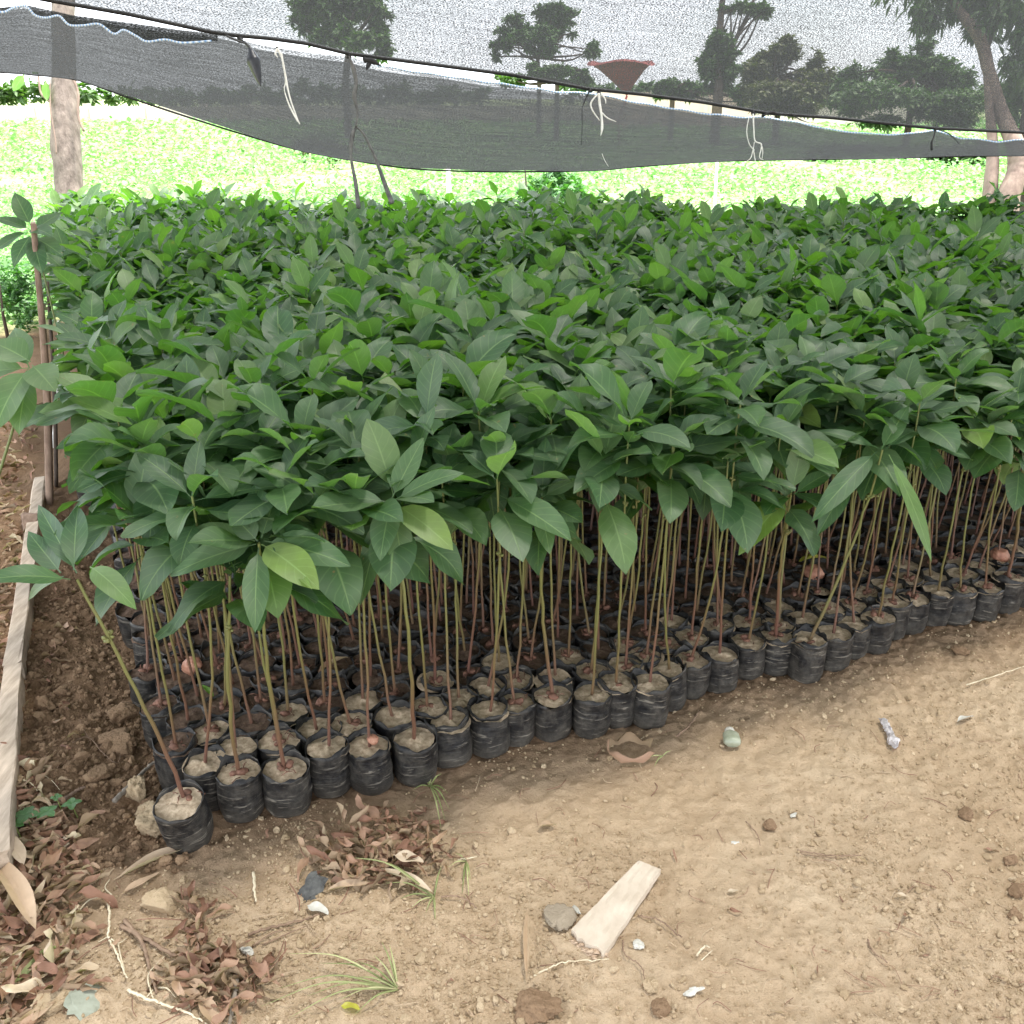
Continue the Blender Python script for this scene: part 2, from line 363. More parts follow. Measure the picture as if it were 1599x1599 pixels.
def stem_mat():
    m, n, l, p = mat('seedling_stem')
    tc = N(n, 'ShaderNodeTexCoord'); sp = N(n, 'ShaderNodeSeparateXYZ'); l.new(tc.outputs['Object'], sp.inputs[0]); oi = N(n, 'ShaderNodeObjectInfo')
    z = math_(n, l, 'MULTIPLY_ADD', oi.outputs['Random'], -.20, math_(n, l, 'ADD', sp.outputs[2], .08))
    r = ramp(n, [(0, (.15, .060, .045)), (.14, (.155, .075, .042)), (.30, (.155, .155, .04)), (.7, (.15, .20, .05))]); l.new(z, r.inputs[0])
    x = noise(n, l, 90, 3, .6, tc.outputs['Object']); c = mixc(n, l, r.outputs[0], (.12, .08, .05), math_(n, l, 'MULTIPLY', x.outputs[0], .5))
    l.new(c, p.inputs['Base Color']); p.inputs['Roughness'].default_value = .5; bump(n, l, x.outputs[0], .3, .001, p); return m
M['stem'] = stem_mat()
M['petiole'] = simple('petiole', (.16, .22, .05), (.25, .30, .08), 30, .5, 0)

def net_mat(name='shade_netting', dens=.40, streak=.9, col=.03):
    m, n, l, p = mat(name)
    uv = N(n, 'ShaderNodeUVMap', uv_map='UVMap')
    def mapped(s):
        mp = N(n, 'ShaderNodeMapping'); mp.inputs['Scale'].default_value = s; l.new(uv.outputs[0], mp.inputs[0]); return mp.outputs[0]
    a = noise(n, l, 1, 2, .6, mapped((150, 240, 1)))            # weave, metres
    b = noise(n, l, 1, 4, .6, mapped((5, 60, 1)))               # pulled threads along the cloth
    c = noise(n, l, 1, 3, .5, mapped((1.3, 2.2, 1)))
    d = noise(n, l, 1, 1, .5, mapped((60, 22, 1)))
    t = math_(n, l, 'ADD', math_(n, l, 'MULTIPLY', math_(n, l, 'SUBTRACT', a.outputs[0], .5), 6.0),
              math_(n, l, 'ADD', math_(n, l, 'MULTIPLY', math_(n, l, 'SUBTRACT', b.outputs[0], .5), streak),
                    math_(n, l, 'ADD', math_(n, l, 'MULTIPLY', math_(n, l, 'SUBTRACT', c.outputs[0], .5), .35), math_(n, l, 'MULTIPLY', math_(n, l, 'SUBTRACT', d.outputs[0], .5), .5))))
    t = math_(n, l, 'ADD', t, .42, clamp=True)
    t = math_(n, l, 'MULTIPLY', t, dens)
    tr = N(n, 'ShaderNodeBsdfTransparent'); df = N(n, 'ShaderNodeBsdfDiffuse'); df.inputs[0].default_value = (col, col * 1.05, col * 1.06, 1)
    tl = N(n, 'ShaderNodeBsdfTranslucent'); tl.inputs[0].default_value = (col * 1.1, col * 1.15, col * 1.17, 1)
    ad = N(n, 'ShaderNodeMixShader'); ad.inputs[0].default_value = .5; l.new(df.outputs[0], ad.inputs[1]); l.new(tl.outputs[0], ad.inputs[2])
    mx = N(n, 'ShaderNodeMixShader'); l.new(t, mx.inputs[0]); l.new(ad.outputs[0], mx.inputs[1]); l.new(tr.outputs[0], mx.inputs[2])
    l.new(mx.outputs[0], n['Material Output'].inputs[0]); return m
M['net'] = net_mat(); M['net_dense'] = net_mat('dense_shade_netting', .36, 2.4, .04)
def hem_mat():
    m, n, l, p = mat('blue_white_selvedge')
    uv = N(n, 'ShaderNodeUVMap', uv_map='UVMap'); sp = N(n, 'ShaderNodeSeparateXYZ'); l.new(uv.outputs[0], sp.inputs[0])
    wv = math_(n, l, 'PINGPONG', math_(n, l, 'MULTIPLY', sp.outputs[1], 160), 1)
    c = mixc(n, l, (.16, .34, .62), (.78, .84, .88), wv); l.new(c, p.inputs['Base Color']); p.inputs['Roughness'].default_value = .7; return m
M['hem'] = hem_mat()

# ------------------------------------------------------------ ground
def axis(lo, hi, step, far_lo, far_hi):
    a = list(np.arange(lo, hi, step)); s = step
    b = [];
    x = hi
    while x < far_hi: b.append(x); s = s * 1.12; x += s
    b.append(far_hi); s = step; c = []; x = lo
    while True:
        s *= 1.12; x -= s
        if x <= far_lo: break
        c.append(x)
    return np.array([far_lo] + c[::-1] + a + b)
FRONT_PX = [(289, 1246), (372, 1206), (444, 1197), (513, 1169), (577, 1165), (646, 1150), (704, 1128), (764, 1113), (804, 1096), (864, 1086), (924, 1083), (962, 1070), (1014, 1070), (1046, 1044), (1078, 1027), (1124, 1018), (1169, 999), (1212, 993), (1262, 1003), (1302, 986), (1334, 969), (1371, 961), (1394, 941), (1425, 932), (1465, 922), (1500, 920), (1540, 915), (1573, 903), (1601, 892)]
FRONT = np.array([gz(x, y, .105)[:2] for x, y in FRONT_PX])
FX = np.concatenate([[-3, -1.2], FRONT[:, 0], [6]]); FY = np.concatenate([[.7, 1.39], FRONT[:, 1], [5.0]])
NRM = np.array([-.38, .925])
def front_y(x): return np.interp(x, FX, FY)
def left_x(y): return -.668 - (np.asarray(y) - 1.6) * .41        # the bed's left edge
def hsoil(x, y):
    """ground height that things rest on"""
    x = np.asarray(x, float); y = np.asarray(y, float)
    inbed = sm(-.10, .02, y - front_y(x)) * sm(-.16, .02, x - left_x(y))
    h = .010 * vnoise(x, y, .6, 1) + .005 * vnoise(x, y, .18, 2)
    lft = sm(.10, .35, left_x(y) - x) * sm(1.35, 1.8, y) * (1 - sm(4.0, 5.0, y))
    h = h + lft * (.045 + .03 * vnoise(x, y, .25, 3))
    return h * (1 - inbed) - .004 * inbed
def fine(x, y):
    lft = .55 + .8 * sm(.06, .3, left_x(y) - x) * sm(1.3, 1.6, y)
    n1 = vnoise(x, y, .055, 5); n2 = vnoise(x, y, .024, 6); n3 = vnoise(x, y, .012, 8)
    pat = .5 + .5 * sm(-.2, .4, vnoise(x, y, .35, 9))
    return (np.abs(n1) * .012 * lft + np.maximum(n2, -.1) * .008 * lft + n3 * .0045 * pat + .0022 * vnoise(x, y, .0125, 44) + np.maximum(vnoise(x, y, .035, 12) - .3, 0) * .008 * pat)
xs = axis(-2.0, 2.2, .0062, -300, 300); ys = axis(.55, 3.2, .0062, -40, 600)
X, Y = np.meshgrid(xs, ys); near = (1 - sm(3.2, 4.2, Y)) * (1 - sm(2.2, 3., np.abs(X)))
Z = hsoil(X, Y) * (1 - sm(5, 7, Y)) + fine(X, Y) * near + .05 * vnoise(X, Y, 4, 21) * sm(8, 14, Y)
g = build('ground', np.stack([X, Y, Z], -1).reshape(-1, 3), grid_faces(len(ys), len(xs)), M['soil'])
tag(g, kind='structure')

# ------------------------------------------------------------ leaves
def leaf_mesh(base, d0, up, L, W, droop=.8, fold=.25, twist=0., wave=.06, nv=9, nu=5, petiole=.12, seed=0):
    """a pointed oval leaf: midrib leaves base along d0 and bends down by droop radians; returns V,F,U"""
    r = np.random.default_rng(seed)
    d0 = np.asarray(d0, float); d0 = d0 / np.linalg.norm(d0); up = np.asarray(up, float)
    side = np.cross(d0, up)
    if np.linalg.norm(side) < 1e-3: side = np.cross(d0, [1, 0, .1])
    side /= np.linalg.norm(side); nrm = np.cross(side, d0)
    if nrm[2] < 0 and up[2] > 0: nrm, side = -nrm, -side
    t = np.linspace(0, 1, nv); L0 = L * (1 + petiole)
    ang = -droop * t ** 1.3
    ds = L0 / (nv - 1)
    dirs = np.cos(ang)[:, None] * d0 + np.sin(ang)[:, None] * nrm
    P = np.asarray(base, float) + np.vstack([np.zeros(3), np.cumsum((dirs[1:] + dirs[:-1]) / 2 * ds, axis=0)])
    nn = -np.sin(ang)[:, None] * d0 + np.cos(ang)[:, None] * nrm
    s = np.clip((t - petiole / (1 + petiole)) / (1 - petiole / (1 + petiole)), 0, 1)
    wid = (s ** .72) * ((1 - s) ** .95); wid = wid / .315 * W / 2; wid = np.maximum(wid, .0014 * (1 - s)); wid[-1] = .0003
    u = np.linspace(-1, 1, nu)
    tw = twist * t; ph = r.uniform(0, 6)
    off = wave * W * np.sin(t[:, None] * 9 + ph + (u[None] > 0) * 2.) * np.abs(u[None]) * (s[:, None] > 0)
    f = fold * (1 - .3 * s)[:, None]
    sx = (u[None] * np.cos(f)) * wid[:, None]; sz = np.abs(u[None]) * np.sin(f) * wid[:, None] + off
    sd = np.cos(tw)[:, None] * side + np.sin(tw)[:, None] * nn; nd = -np.sin(tw)[:, None] * side + np.cos(tw)[:, None] * nn
    V = P[:, None] + sx[..., None] * sd[:, None] + sz[..., None] * nd[:, None]
    U = np.stack([np.broadcast_to(u[None] * .5 + .5, (nv, nu)), np.broadcast_to(s[:, None], (nv, nu))], -1)
    return V.reshape(-1, 3), grid_faces(nv, nu), U.reshape(-1, 2)

def stem_path(top, n=12, bow=.02, seed=0, z0=.095):
    r = np.random.default_rng(seed); t = np.linspace(0, 1, n); top = np.asarray(top, float)
    b = r.normal(size=2) * bow
    P = np.zeros((n, 3)); P[:, 2] = z0 + (top[2] - z0) * t
    P[:, 0] = top[0] * t ** 1.15 + b[0] * np.sin(t * math.pi) + r.normal(size=n) * .0012
    P[:, 1] = top[1] * t ** 1.15 + b[1] * np.sin(t * math.pi) + r.normal(size=n) * .0012
    P[0, :2] = 0
    return P

def foliage(path, seed, n=11, nv=9, nu=5, size=1., droopy=0., bright=0.):
    """leaves round the top of a stem; low ones hang, top ones stand up"""
    r = np.random.default_rng(seed); A = Acc(); top = path[-1]; H = top[2]
    ax = path[-1] - path[-3]; ax /= np.linalg.norm(ax)
    a0 = r.uniform(0, 6.28)
    for i in range(n):
        k = i / (n - 1)                                   # 0 low .. 1 tip
        b = top - ax * (1 - k) ** 1.4 * .085
        az = a0 + i * 2.4 + r.normal() * .3
        el = .02 + .95 * k ** 2.2 + r.normal() * .24 - droopy * (1 - k)
        d = np.array([math.cos(az) * math.cos(el), math.sin(az) * math.cos(el), math.sin(el)])
        L = (.150 - .040 * k + r.normal() * .018) * size; L = max(L, .06)
        W = L * r.uniform(.46, .62)
        s0 = r.uniform(.012, .035)
        v, f, u = leaf_mesh(b + d * 0, d, (0, 0, 1), L, W, droop=r.uniform(.25, 1.15) * (1 - .3 * k) + droopy * .3, fold=r.uniform(.08, .42), twist=r.normal() * .35, wave=r.uniform(.03, .12), nv=nv, nu=nu, petiole=.2, seed=r.integers(1e9))
        x = r.random()
        rn = .12 + .5 * x + bright
        if x > .993: rn = 1.6
        elif x > .93: rn = .93
        elif k > .8 and r.random() < .25: rn = .85
        A.add(v, f, u, min(rn, 1))
    return A

# ------------------------------------------------------------ the seedling and its copies
def bag_mesh(seed, R0=.0492, H=.114):
    r = np.random.default_rng(seed); na, nz = 28, 12
    a = np.linspace(0, 2 * math.pi, na, endpoint=False); zs = np.concatenate([[0, .004], np.linspace(.012, H, nz - 2)])
    prof = np.interp(zs, [0, .004, .014, .05, H * .9, H], [.82, .93, .985, 1.03, .985, 1.0])
    ph = r.uniform(0, 6, 8)
    out = []
    for z, p in zip(zs, prof):
        rad = R0 * p * (1 + .03 * np.sin(2 * a + ph[0]) + .022 * np.sin(5 * a + ph[1] + z * 20) + .010 * np.sin(9 * a + ph[2] - z * 60) + .010 * np.sin(z * 160 + ph[3] + 1.5 * np.sin(a + ph[4])) + .03 * vnoise(np.cos(a) * 1.5 + seed, np.sin(a) * 1.5 + z * 12, .6, seed) + .022 * vnoise(np.cos(a) * 1.2 + seed, z * 90 + np.sin(a) * 1.2, .5, seed + 1))
        out.append(np.stack([rad * np.cos(a), rad * np.sin(a), np.full(na, z)], -1))
    rim = out[-1].copy(); rz = .006 * np.sin(2 * a + ph[5]) + .004 * np.sin(5 * a + ph[6]) + .006 * vnoise(np.cos(a) * 2 + seed, np.sin(a) * 2, .5, seed); out[-1][:, 2] += rz
    i1 = out[-1].copy(); i1[:, :2] *= .965; i1[:, 2] -= .001
    i2 = i1.copy(); i2[:, :2] *= .985; i2[:, 2] = H - .02
    out += [i1, i2]; V = np.concatenate(out); F = [grid_faces(len(out), na, True)]
    V = np.vstack([V, [0, 0, .002]]); j = np.arange(na); F.append(np.stack([np.full(na, len(V) - 1), (j + 1) % na, j], -1))
    return V, F
def soil_top(seed, R0=.0475, H=.102):
    r = np.random.default_rng(seed); na, nr = 24, 7; V = []
    a = np.linspace(0, 2 * math.pi, na, endpoint=False)
    for k in range(nr):
        q = (k + .001) / (nr - 1) * R0
        x, y = q * np.cos(a), q * np.sin(a)
        z = H + .003 * vnoise(x + seed, y, .02, seed) + .0035 * vnoise(x + seed, y, .008, seed + 5) + .004 * (1 - k / nr)
        V.append(np.stack([x, y, z], -1))
    return np.concatenate(V), grid_faces(nr, na, True)
NB = 12
BAGS = [build('grow_bag', *bag_mesh(100 + i), M['bag']) for i in range(NB)]
SOILS = [build('potting_soil', *soil_top(200 + i), M['pot_soil']) for i in range(NB)]
SHADED_SOILS = [build('potting_soil', *soil_top(230 + i), M['pot_soil_shaded']) for i in range(NB)]      # inner rows: same soil, with the shade between stems painted into its colour
def seed_mesh(seed):
    r = np.random.default_rng(seed); A = Acc()
    for k in range(r.integers(2, 5)):
        v, f = lump(1, seed * 7 + k, .2); s = r.uniform(.007, .013); an = r.uniform(0, 6.28)
        A.add(v * [s, s * .8, s * .7] @ rotm(0, 0, r.uniform(0, 6)).T + [math.cos(an) * .011, math.sin(an) * .011, .108], f)
    for k in range(5):                                    # scraps of husk and root round the stem
        an = r.uniform(0, 6.28); q = r.uniform(.01, .03); p0 = np.array([math.cos(an) * q, math.sin(an) * q, .108]); p1 = p0 + [r.normal() * .012, r.normal() * .012, r.uniform(0, .006)]
        A.add(*tube([p0, (p0 + p1) / 2 + [0, 0, .004], p1], .0012, 4))
    return A
SEEDS = [seed_mesh(300 + i).obj('seed', M['seed']) for i in range(5)]
def seedling_shape(seed, top=None, nv=9, nu=5, n=None, size=1., droopy=0., sides=7, rings=12, bright=0., bow=.011):
    r = np.random.default_rng(seed)
    if top is None: top = (r.normal() * .022, r.normal() * .022, r.uniform(.66, .79))
    P = stem_path(top, rings, bow, seed)
    rad = np.interp(np.linspace(0, 1, rings), [0, .1, 1], [.0043, .0032, .0022])
    S = Acc(); v, f, u = tube(P, rad, sides, False); S.add(v, f, u)
    L = foliage(P, seed + 1, n or r.integers(11, 15), nv, nu, size, droopy, bright)
    return P, S, L
NP = 16
PROTO = []
for i in range(NP):
    P, S, L = seedling_shape(1000 + 10 * i)
    # a dry graft knot on the stem under the leaves
    rr = np.random.default_rng(i); kn = P[int(len(P) * .72)]
    for k in range(3):
        v, f = lump(0, i * 5 + k); S.add(v * .005 * rr.uniform(.6, 1.2) + kn + rr.normal(size=3) * .004, f)
    PROTO.append((S.obj('stem', M['stem']), L.obj('foliage', M['leaf'])))
used = set()
def use(o, parent):
    if o.name in used: c = o.copy(); COL.objects.link(c)
    else: c = o; used.add(o.name)
    c.parent = parent; return c
ORD = ['first', 'second', 'third', 'fourth', 'fifth', 'sixth', 'seventh', 'eighth', 'ninth', 'tenth', 'eleventh', 'twelfth', 'thirteenth', 'fourteenth', 'fifteenth', 'sixteenth', 'seventeenth', 'eighteenth', 'nineteenth', 'twentieth']
def ordn(i):
    if i < 20: return ORD[i]
    t = {2: 'twenty', 3: 'thirty', 4: 'forty', 5: 'fifty'}; a, b = divmod(i + 1, 10)
    return (t[a][:-1] + 'ieth') if b == 0 else t[a] + '-' + ORD[b - 1]

def rows():
    """bags of the bed: [(row, index, x, y)]"""
    out = []
    # arc-length resampling of the front line, shifted back row by row
    seg = np.hypot(np.diff(FX), np.diff(FY)); S = np.concatenate([[0], np.cumsum(seg)])
    for k in range(0, 64):
        if k == 0:
            pts = [tuple(p) for p in FRONT]
            s = np.interp(FRONT[-1][0], FX, S)
            while True:
                s += .088
                if s > S[-1]: break
                pts.append((np.interp(s, S, FX), np.interp(s, S, FY)))
        else:
            s0 = np.interp(FRONT[0][0], FX, S); pts = []
            s = s0 + (.045 if k % 2 else 0) - .004 * k + RNG.normal() * .008
            while s < S[-1]:
                o = np.array([np.interp(s, S, FX), np.interp(s, S, FY)]) + NRM * .090 * k + RNG.normal(size=2) * .006
                pts.append(tuple(o)); s += .0905 + RNG.normal() * .003
        j = 0
        for (x, y) in pts:
            if y > 6.75 - .10 * x: continue
            if x > .60 * y + 1.1: continue
            out.append((k, j, x, y)); j += 1
    return out
BED = rows()
cand = []
for (k, j, x, y) in BED:
    px, py, dz = proj(np.array([x, y, .7]))
    px2, py2, _ = proj(np.array([x, y, .14]))
    if -60 < px < 1660: cand.append((dz + (0 if k else -1.0) + (-.3 if k in (1, 2) else 0), k, j, x, y))
cand.sort(); near = set((k, j) for _, k, j, _, _ in cand[:290])
# hero stem tops for some seedlings of the front row: pixel of the stem's top and its depth relative to the bag
HERO = {0: (122, 905, -.06), 1: (360, 900, 0), 2: (405, 848, -.07), 5: (613, 783, -.08), 9: (845, 778, -.07), 18: (1378, 702, .0), 17: (1236, 772, -.08), 27: (1600, 690, 0)}
HLEAF = {   # leaves the photo shows one by one: base, tip, width, change of depth, droop, tone
 0: [((110, 905), (-30, 925), .05, -.1, .7, .55), ((140, 885), (190, 965), .045, -.06, 1.0, 1.06), ((100, 900), (45, 945), .035, .05, .6, .6), ((95, 895), (50, 835), .048, .1, -.1, .4), ((115, 890), (120, 800), .05, .12, .2, .5), ((120, 895), (60, 800), .04, .15, .2, .45)],
 18: [((1376, 702), (1416, 640), .045, .03, .1, .75), ((1372, 700), (1275, 682), .035, .02, .5, .6), ((1370, 705), (1288, 815), .056, -.1, .5, .55), ((1388, 710), (1446, 862), .036, -.08, .4, 1.06), ((1330, 745), (1285, 830), .05, -.06, .3, .35), ((1384, 700), (1440, 690), .04, .1, .8, .5)],
 2: [((400, 850), (283, 905), .068, -.05, .5, .4), ((408, 850), (480, 925), .072, -.08, .6, 1.06), ((404, 855), (398, 976), .05, -.08, .4, .5), ((402, 845), (362, 808), .05, .0, .3, .4), ((412, 845), (528, 893), .075, -.03, .5, .5), ((408, 840), (430, 780), .05, .05, .2, .45), ((398, 845), (300, 840), .05, .04, .5, .75), ((440, 870), (478, 920), .02, -.09, .4, 1.06)],
 5: [((610, 788), (596, 868), .058, -.07, .4, .42), ((618, 788), (692, 860), .068, -.07, .5, 1.06), ((614, 792), (628, 892), .055, -.03, .4, .72), ((606, 784), (500, 800), .045, -.02, .7, .55), ((612, 778), (658, 692), .05, .03, .15, .6), ((618, 780), (716, 750), .05, -.02, .6, .5), ((604, 790), (565, 936), .05, .02, .3, .4)],
 9: [((842, 782), (856, 858), .045, -.06, .3, .8), ((838, 782), (806, 862), .04, -.02, .5, .5), ((848, 776), (912, 752), .045, -.03, .5, .6), ((846, 774), (852, 690), .05, .04, .2, .55), ((840, 776), (770, 740), .05, .03, .4, .5)],
 17: [((1230, 774), (1167, 862), .066, -.07, .4, 1.06), ((1236, 768), (1256, 684), .055, -.02, .2, .8), ((1228, 770), (1150, 735), .055, -.02, .5, .45), ((1240, 772), (1300, 745), .04, .02, .6, .5), ((1150, 738), (1160, 812), .05, -.07, .3, .5)]}
rowlabel = {0: 'front row', 1: 'second row', 2: 'third row'}
cnt = 0
for (k, j, x, y) in BED:
    if (k, j) not in near: continue
    if k == 0: lab = 'avocado seedling in a black bag, %s from the left end of the front row' % ordn(j)
    else: lab = 'leafy avocado seedling in a black bag, %s from the left in the %s row back' % (ordn(j), ordn(k))
    z0 = 0.0
    t = empty('avocado_seedling', (x, y, z0), lab, 'seedling', 'avocado seedlings packed in the nursery bed')
    b = use(BAGS[RNG.integers(NB)], t); b.rotation_euler.z = RNG.uniform(0, 6.28)
    hs = 1 + RNG.normal() * .04; b.scale = (1 + RNG.normal() * .035, 1 + RNG.normal() * .035, hs); b.rotation_euler.x = RNG.normal() * .035; b.rotation_euler.y = RNG.normal() * .035
    so_ = use((SOILS if k < 2 or (k == 2 and j % 2) else SHADED_SOILS)[RNG.integers(NB)], t); so_.rotation_euler.z = RNG.uniform(0, 6.28); so_.scale = (1, 1, hs)
    if RNG.random() < .55: s_ = use(SEEDS[RNG.integers(5)], t); s_.rotation_euler.z = RNG.uniform(0, 6.28)
    if k == 0 and j in HERO:
        hx, hy, dd = HERO[j]; dz = proj(np.array([x, y, .14]))[2]
        if j == 0: dz -= .16
        if j == 18: dz -= .22
        tp = gd(hx, hy, dz + dd - (.19 if j not in (0, 18) else 0)); dz = dz if j in (0, 18) else dz - .19; top = tp - np.array([x, y, z0])
        P = stem_path(top, 14, .015, 50 + j); S = Acc(); v, f, u = tube(P, np.linspace(.0048, .0027, 14), 8, False); S.add(v, f, u)
        rr = np.random.default_rng(j)
        for q in range(6): v, f = lump(0, j + q); S.add(v * .006 * rr.uniform(.6, 1.2) + P[10] + rr.normal(size=3) * .006, f)
        S.obj('stem', M['stem'], t)
        o3 = np.array([x, y, z0]); A = Acc()
        for q, ((ax, ay), (bx, by), W, dt, dr, rn) in enumerate(HLEAF.get(j, [])):
            p0 = gd(ax, ay, dz + dd) - o3; p1 = gd(bx, by, dz + dd + dt) - o3; d = p1 - p0; L_ = np.linalg.norm(d)
            dn = d / L_; dn = dn + np.array([0, 0, math.tan(dr * .5)]) ; dn /= np.linalg.norm(dn)
            v, f, u = leaf_mesh(p0, dn, (0, -.5, 1), L_ * (1 + dr * dr * .05), W, dr, .22, (q % 3 - 1) * .2, .05, 12, 7, .1, 70 + q)
            A.add(v, f, u, rn)
        if j not in (0, 18):
            G = foliage(P + [0, .03, 0], 800 + j, 7 if j in HLEAF else 12, size=1., droopy=.1); A.V += G.V; A.F += [f + A.n for f in G.F]; A.U += G.U; A.Rn += G.Rn; A.n += G.n
        A.obj('foliage', M['leaf'], t)
        if j == 0: b.rotation_euler = (0.10, -.16, .6); so_.rotation_euler = (0.10, -.16, .6)
    else:
        st, fo = PROTO[RNG.integers(NP)]
        a = RNG.uniform(0, 6.28); st = use(st, t); fo = use(fo, t)
        sc = 1.0 + RNG.normal() * .035 + (0 if k else -.03) + .065 * float(vnoise(x, y, .42, 91))
        for o in (st, fo): o.rotation_euler.z = a; o.scale = (1.0, 1.0, sc)
    cnt += 1
for o in BAGS + SOILS + SHADED_SOILS + SEEDS + [q for p in PROTO for q in p]:
    if o.name not in used: bpy.data.objects.remove(o)
# the rest of the bed, past 300 seedlings: one mass
LOW = []
for i in range(14):
    P, S, L = seedling_shape(3000 + 10 * i, nv=6, nu=3, sides=4, rings=5, n=11)
    cat = lambda A: (np.concatenate(A.V), [np.concatenate([f for f in A.F if f.shape[1] == 4])], np.concatenate(A.U), np.concatenate(A.Rn))
    LOW.append((cat(S), cat(L)))
AS, AL, AB, AP = Acc(), Acc(), Acc(), Acc()
na = 12; aa = np.linspace(0, 6.2832, na, endpoint=False)
bv = np.concatenate([np.stack([q * .047 * np.cos(aa), q * .047 * np.sin(aa), np.full(na, z)], -1) for q, z in ((.9, 0), (1.03, .05), (1.02, .114), (.98, .114), (.97, .098))])
sv_ = np.vstack([np.stack([.0455 * np.cos(aa), .0455 * np.sin(aa), np.full(na, .102)], -1), [[0, 0, .107]]]); sf_ = np.stack([np.full(na, na), np.arange(na), (np.arange(na) + 1) % na], -1)
for (k, j, x, y) in BED:
    if (k, j) in near: continue
    px, py, dz = proj(np.array([x, y, .7]))
    S, L = LOW[RNG.integers(14)]; a = RNG.uniform(0, 6.28); m = rotm(0, 0, a); sc = 1 + RNG.normal() * .045 + .065 * float(vnoise(x, y, .42, 91))
    off = np.array([x, y, 0])
    AS.add((S[0] * [1, 1, sc]) @ m.T + off, [S[1][0]], S[2]); AL.add((L[0] * [1, 1, sc]) @ m.T + off, [L[1][0]], L[2], np.clip(L[3] + RNG.normal() * .06 + .0, 0, 1))
    AB.add(bv + off, grid_faces(5, na, True)); AP.add(sv_ + off, sf_)
mass = empty('seedling_mass', (0, 4.5, 0), 'dense sea of avocado seedlings filling the back of the bed under the net', 'seedlings'); mass['kind'] = 'stuff'
for A, nm, mt in ((AL, 'foliage', 'leaf'), (AS, 'stem', 'stem'), (AB, 'grow_bag', 'bag'), (AP, 'potting_soil', 'pot_soil_shaded')):
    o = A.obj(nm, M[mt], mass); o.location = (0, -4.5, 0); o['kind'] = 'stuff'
print('SEEDLINGS', len(BED), cnt)

# ------------------------------------------------------------ shade nets, cord and ties
def interp_px(pts, xs): p = np.array(pts, float); return np.interp(xs, p[:, 0], p[:, 1])
A_EDGE = [(-700, -190), (-300, -90), (0, -14), (75, 0), (200, 22), (330, 50), (365, 55), (420, 60), (480, 68), (545, 84), (600, 91), (700, 104), (800, 117), (920, 139), (1000, 147), (1100, 160), (1200, 177), (1300, 184), (1455, 200), (1599, 207), (2000, 225), (2500, 240)]
B_TOP = [(-700, -110), (-300, -40), (0, 13), (40, 8), (110, 24), (200, 36), (280, 47), (345, 54), (365, 58), (400, 69), (440, 76), (490, 83), (545, 88), (590, 101), (650, 111), (700, 118), (760, 127), (800, 132), (870, 142), (930, 145), (975, 155), (1000, 160), (1080, 173), (1100, 176), (1160, 182), (1200, 182), (1250, 191), (1300, 202), (1360, 208), (1410, 209), (1455, 202), (1500, 214), (1560, 220), (1599, 217), (2000, 235), (2500, 250)]
B_BOT = [(-700, 70), (-300, 98), (0, 113), (50, 117), (120, 125), (200, 152), (300, 185), (390, 213), (470, 235), (560, 252), (650, 264), (750, 268), (850, 268), (930, 266), (1000, 260), (1100, 253), (1200, 250), (1350, 248), (1599, 243), (2000, 243), (2500, 246)]
def wire_depth(px): return 3.15 + (px / 1599.) * 1.5
cols = np.arange(-700, 2501, 8.)
# upper net: from its lower edge over the near cord, up and over the viewer
e3 = np.array([gd(x, interp_px(A_EDGE, x), wire_depth(x)) for x in cols])
far3 = e3.copy(); rowsA = []
nA = 40
for i in range(nA):
    t = i / (nA - 1)
    y = e3[:, 1] * (1 - t) + (-3.0 + .3 * e3[:, 0]) * t
    ztop = 2.75
    z = e3[:, 2] * (1 - t) + ztop * t + .55 * np.sin(math.pi * t ** .8) * .6
    z += .02 * vnoise(e3[:, 0], y, .5, 31) * min(1, t * 8)
    rowsA.append(np.stack([e3[:, 0] * (1 + .35 * t), y, z], -1))
VA = np.array(rowsA); uvA = np.stack([VA[..., 0], np.cumsum(np.concatenate([np.zeros((1, len(cols))), np.linalg.norm(np.diff(VA, axis=0), axis=2)]), 0)], -1)
na_ = build('shade_net', VA.reshape(-1, 3), grid_faces(nA, len(cols)), M['net'], None, uvA.reshape(-1, 2))
tag(na_, 'upper black shade net stretched overhead, tree outlines showing through it', 'shade net')
v, f, u = tube(e3, .007, 6); build('hem_cord', v, f, M['wire'], na_)
# lower net: laced under the cord, hanging in a belly and rising again behind
tp = np.array([gd(x, interp_px(B_TOP, x), wire_depth(x) + .03) for x in cols])
bl = np.array([gd(x, interp_px(B_BOT, x) - 1, wire_depth(x) + 1.0) for x in cols])
fr_ = np.array([gd(x, interp_px(B_TOP, x) * .95 + interp_px(B_BOT, x) * .05, wire_depth(x) + 2.3) for x in cols])
nB = 44; VB = []
for i in range(nB):
    t = i / (nB - 1) * 2
    if t <= 1: q = t; y = tp + (bl - tp) * q; z = bl[:, 2] + (tp[:, 2] - bl[:, 2]) * (1 - q) ** 1.7
    else: q = t - 1; y = bl + (fr_ - bl) * q; z = bl[:, 2] + (fr_[:, 2] - bl[:, 2]) * q ** 1.6
    rr = y.copy(); rr[:, 2] = z + .008 * vnoise(rr[:, 0] * .6, rr[:, 1] * 3, .3, 33) * min(1, t * 5)
    VB.append(rr)
VB = np.array(VB); uvB = np.stack([VB[..., 0] + 3, np.cumsum(np.concatenate([np.zeros((1, len(cols))), np.linalg.norm(np.diff(VB, axis=0), axis=2)]), 0)], -1)
nb_ = build('shade_net', VB.reshape(-1, 3), grid_faces(nB, len(cols)), M['net_dense'], None, uvB.reshape(-1, 2))
tag(nb_, 'lower black shade net sagging in a belly over the seedlings', 'shade net')
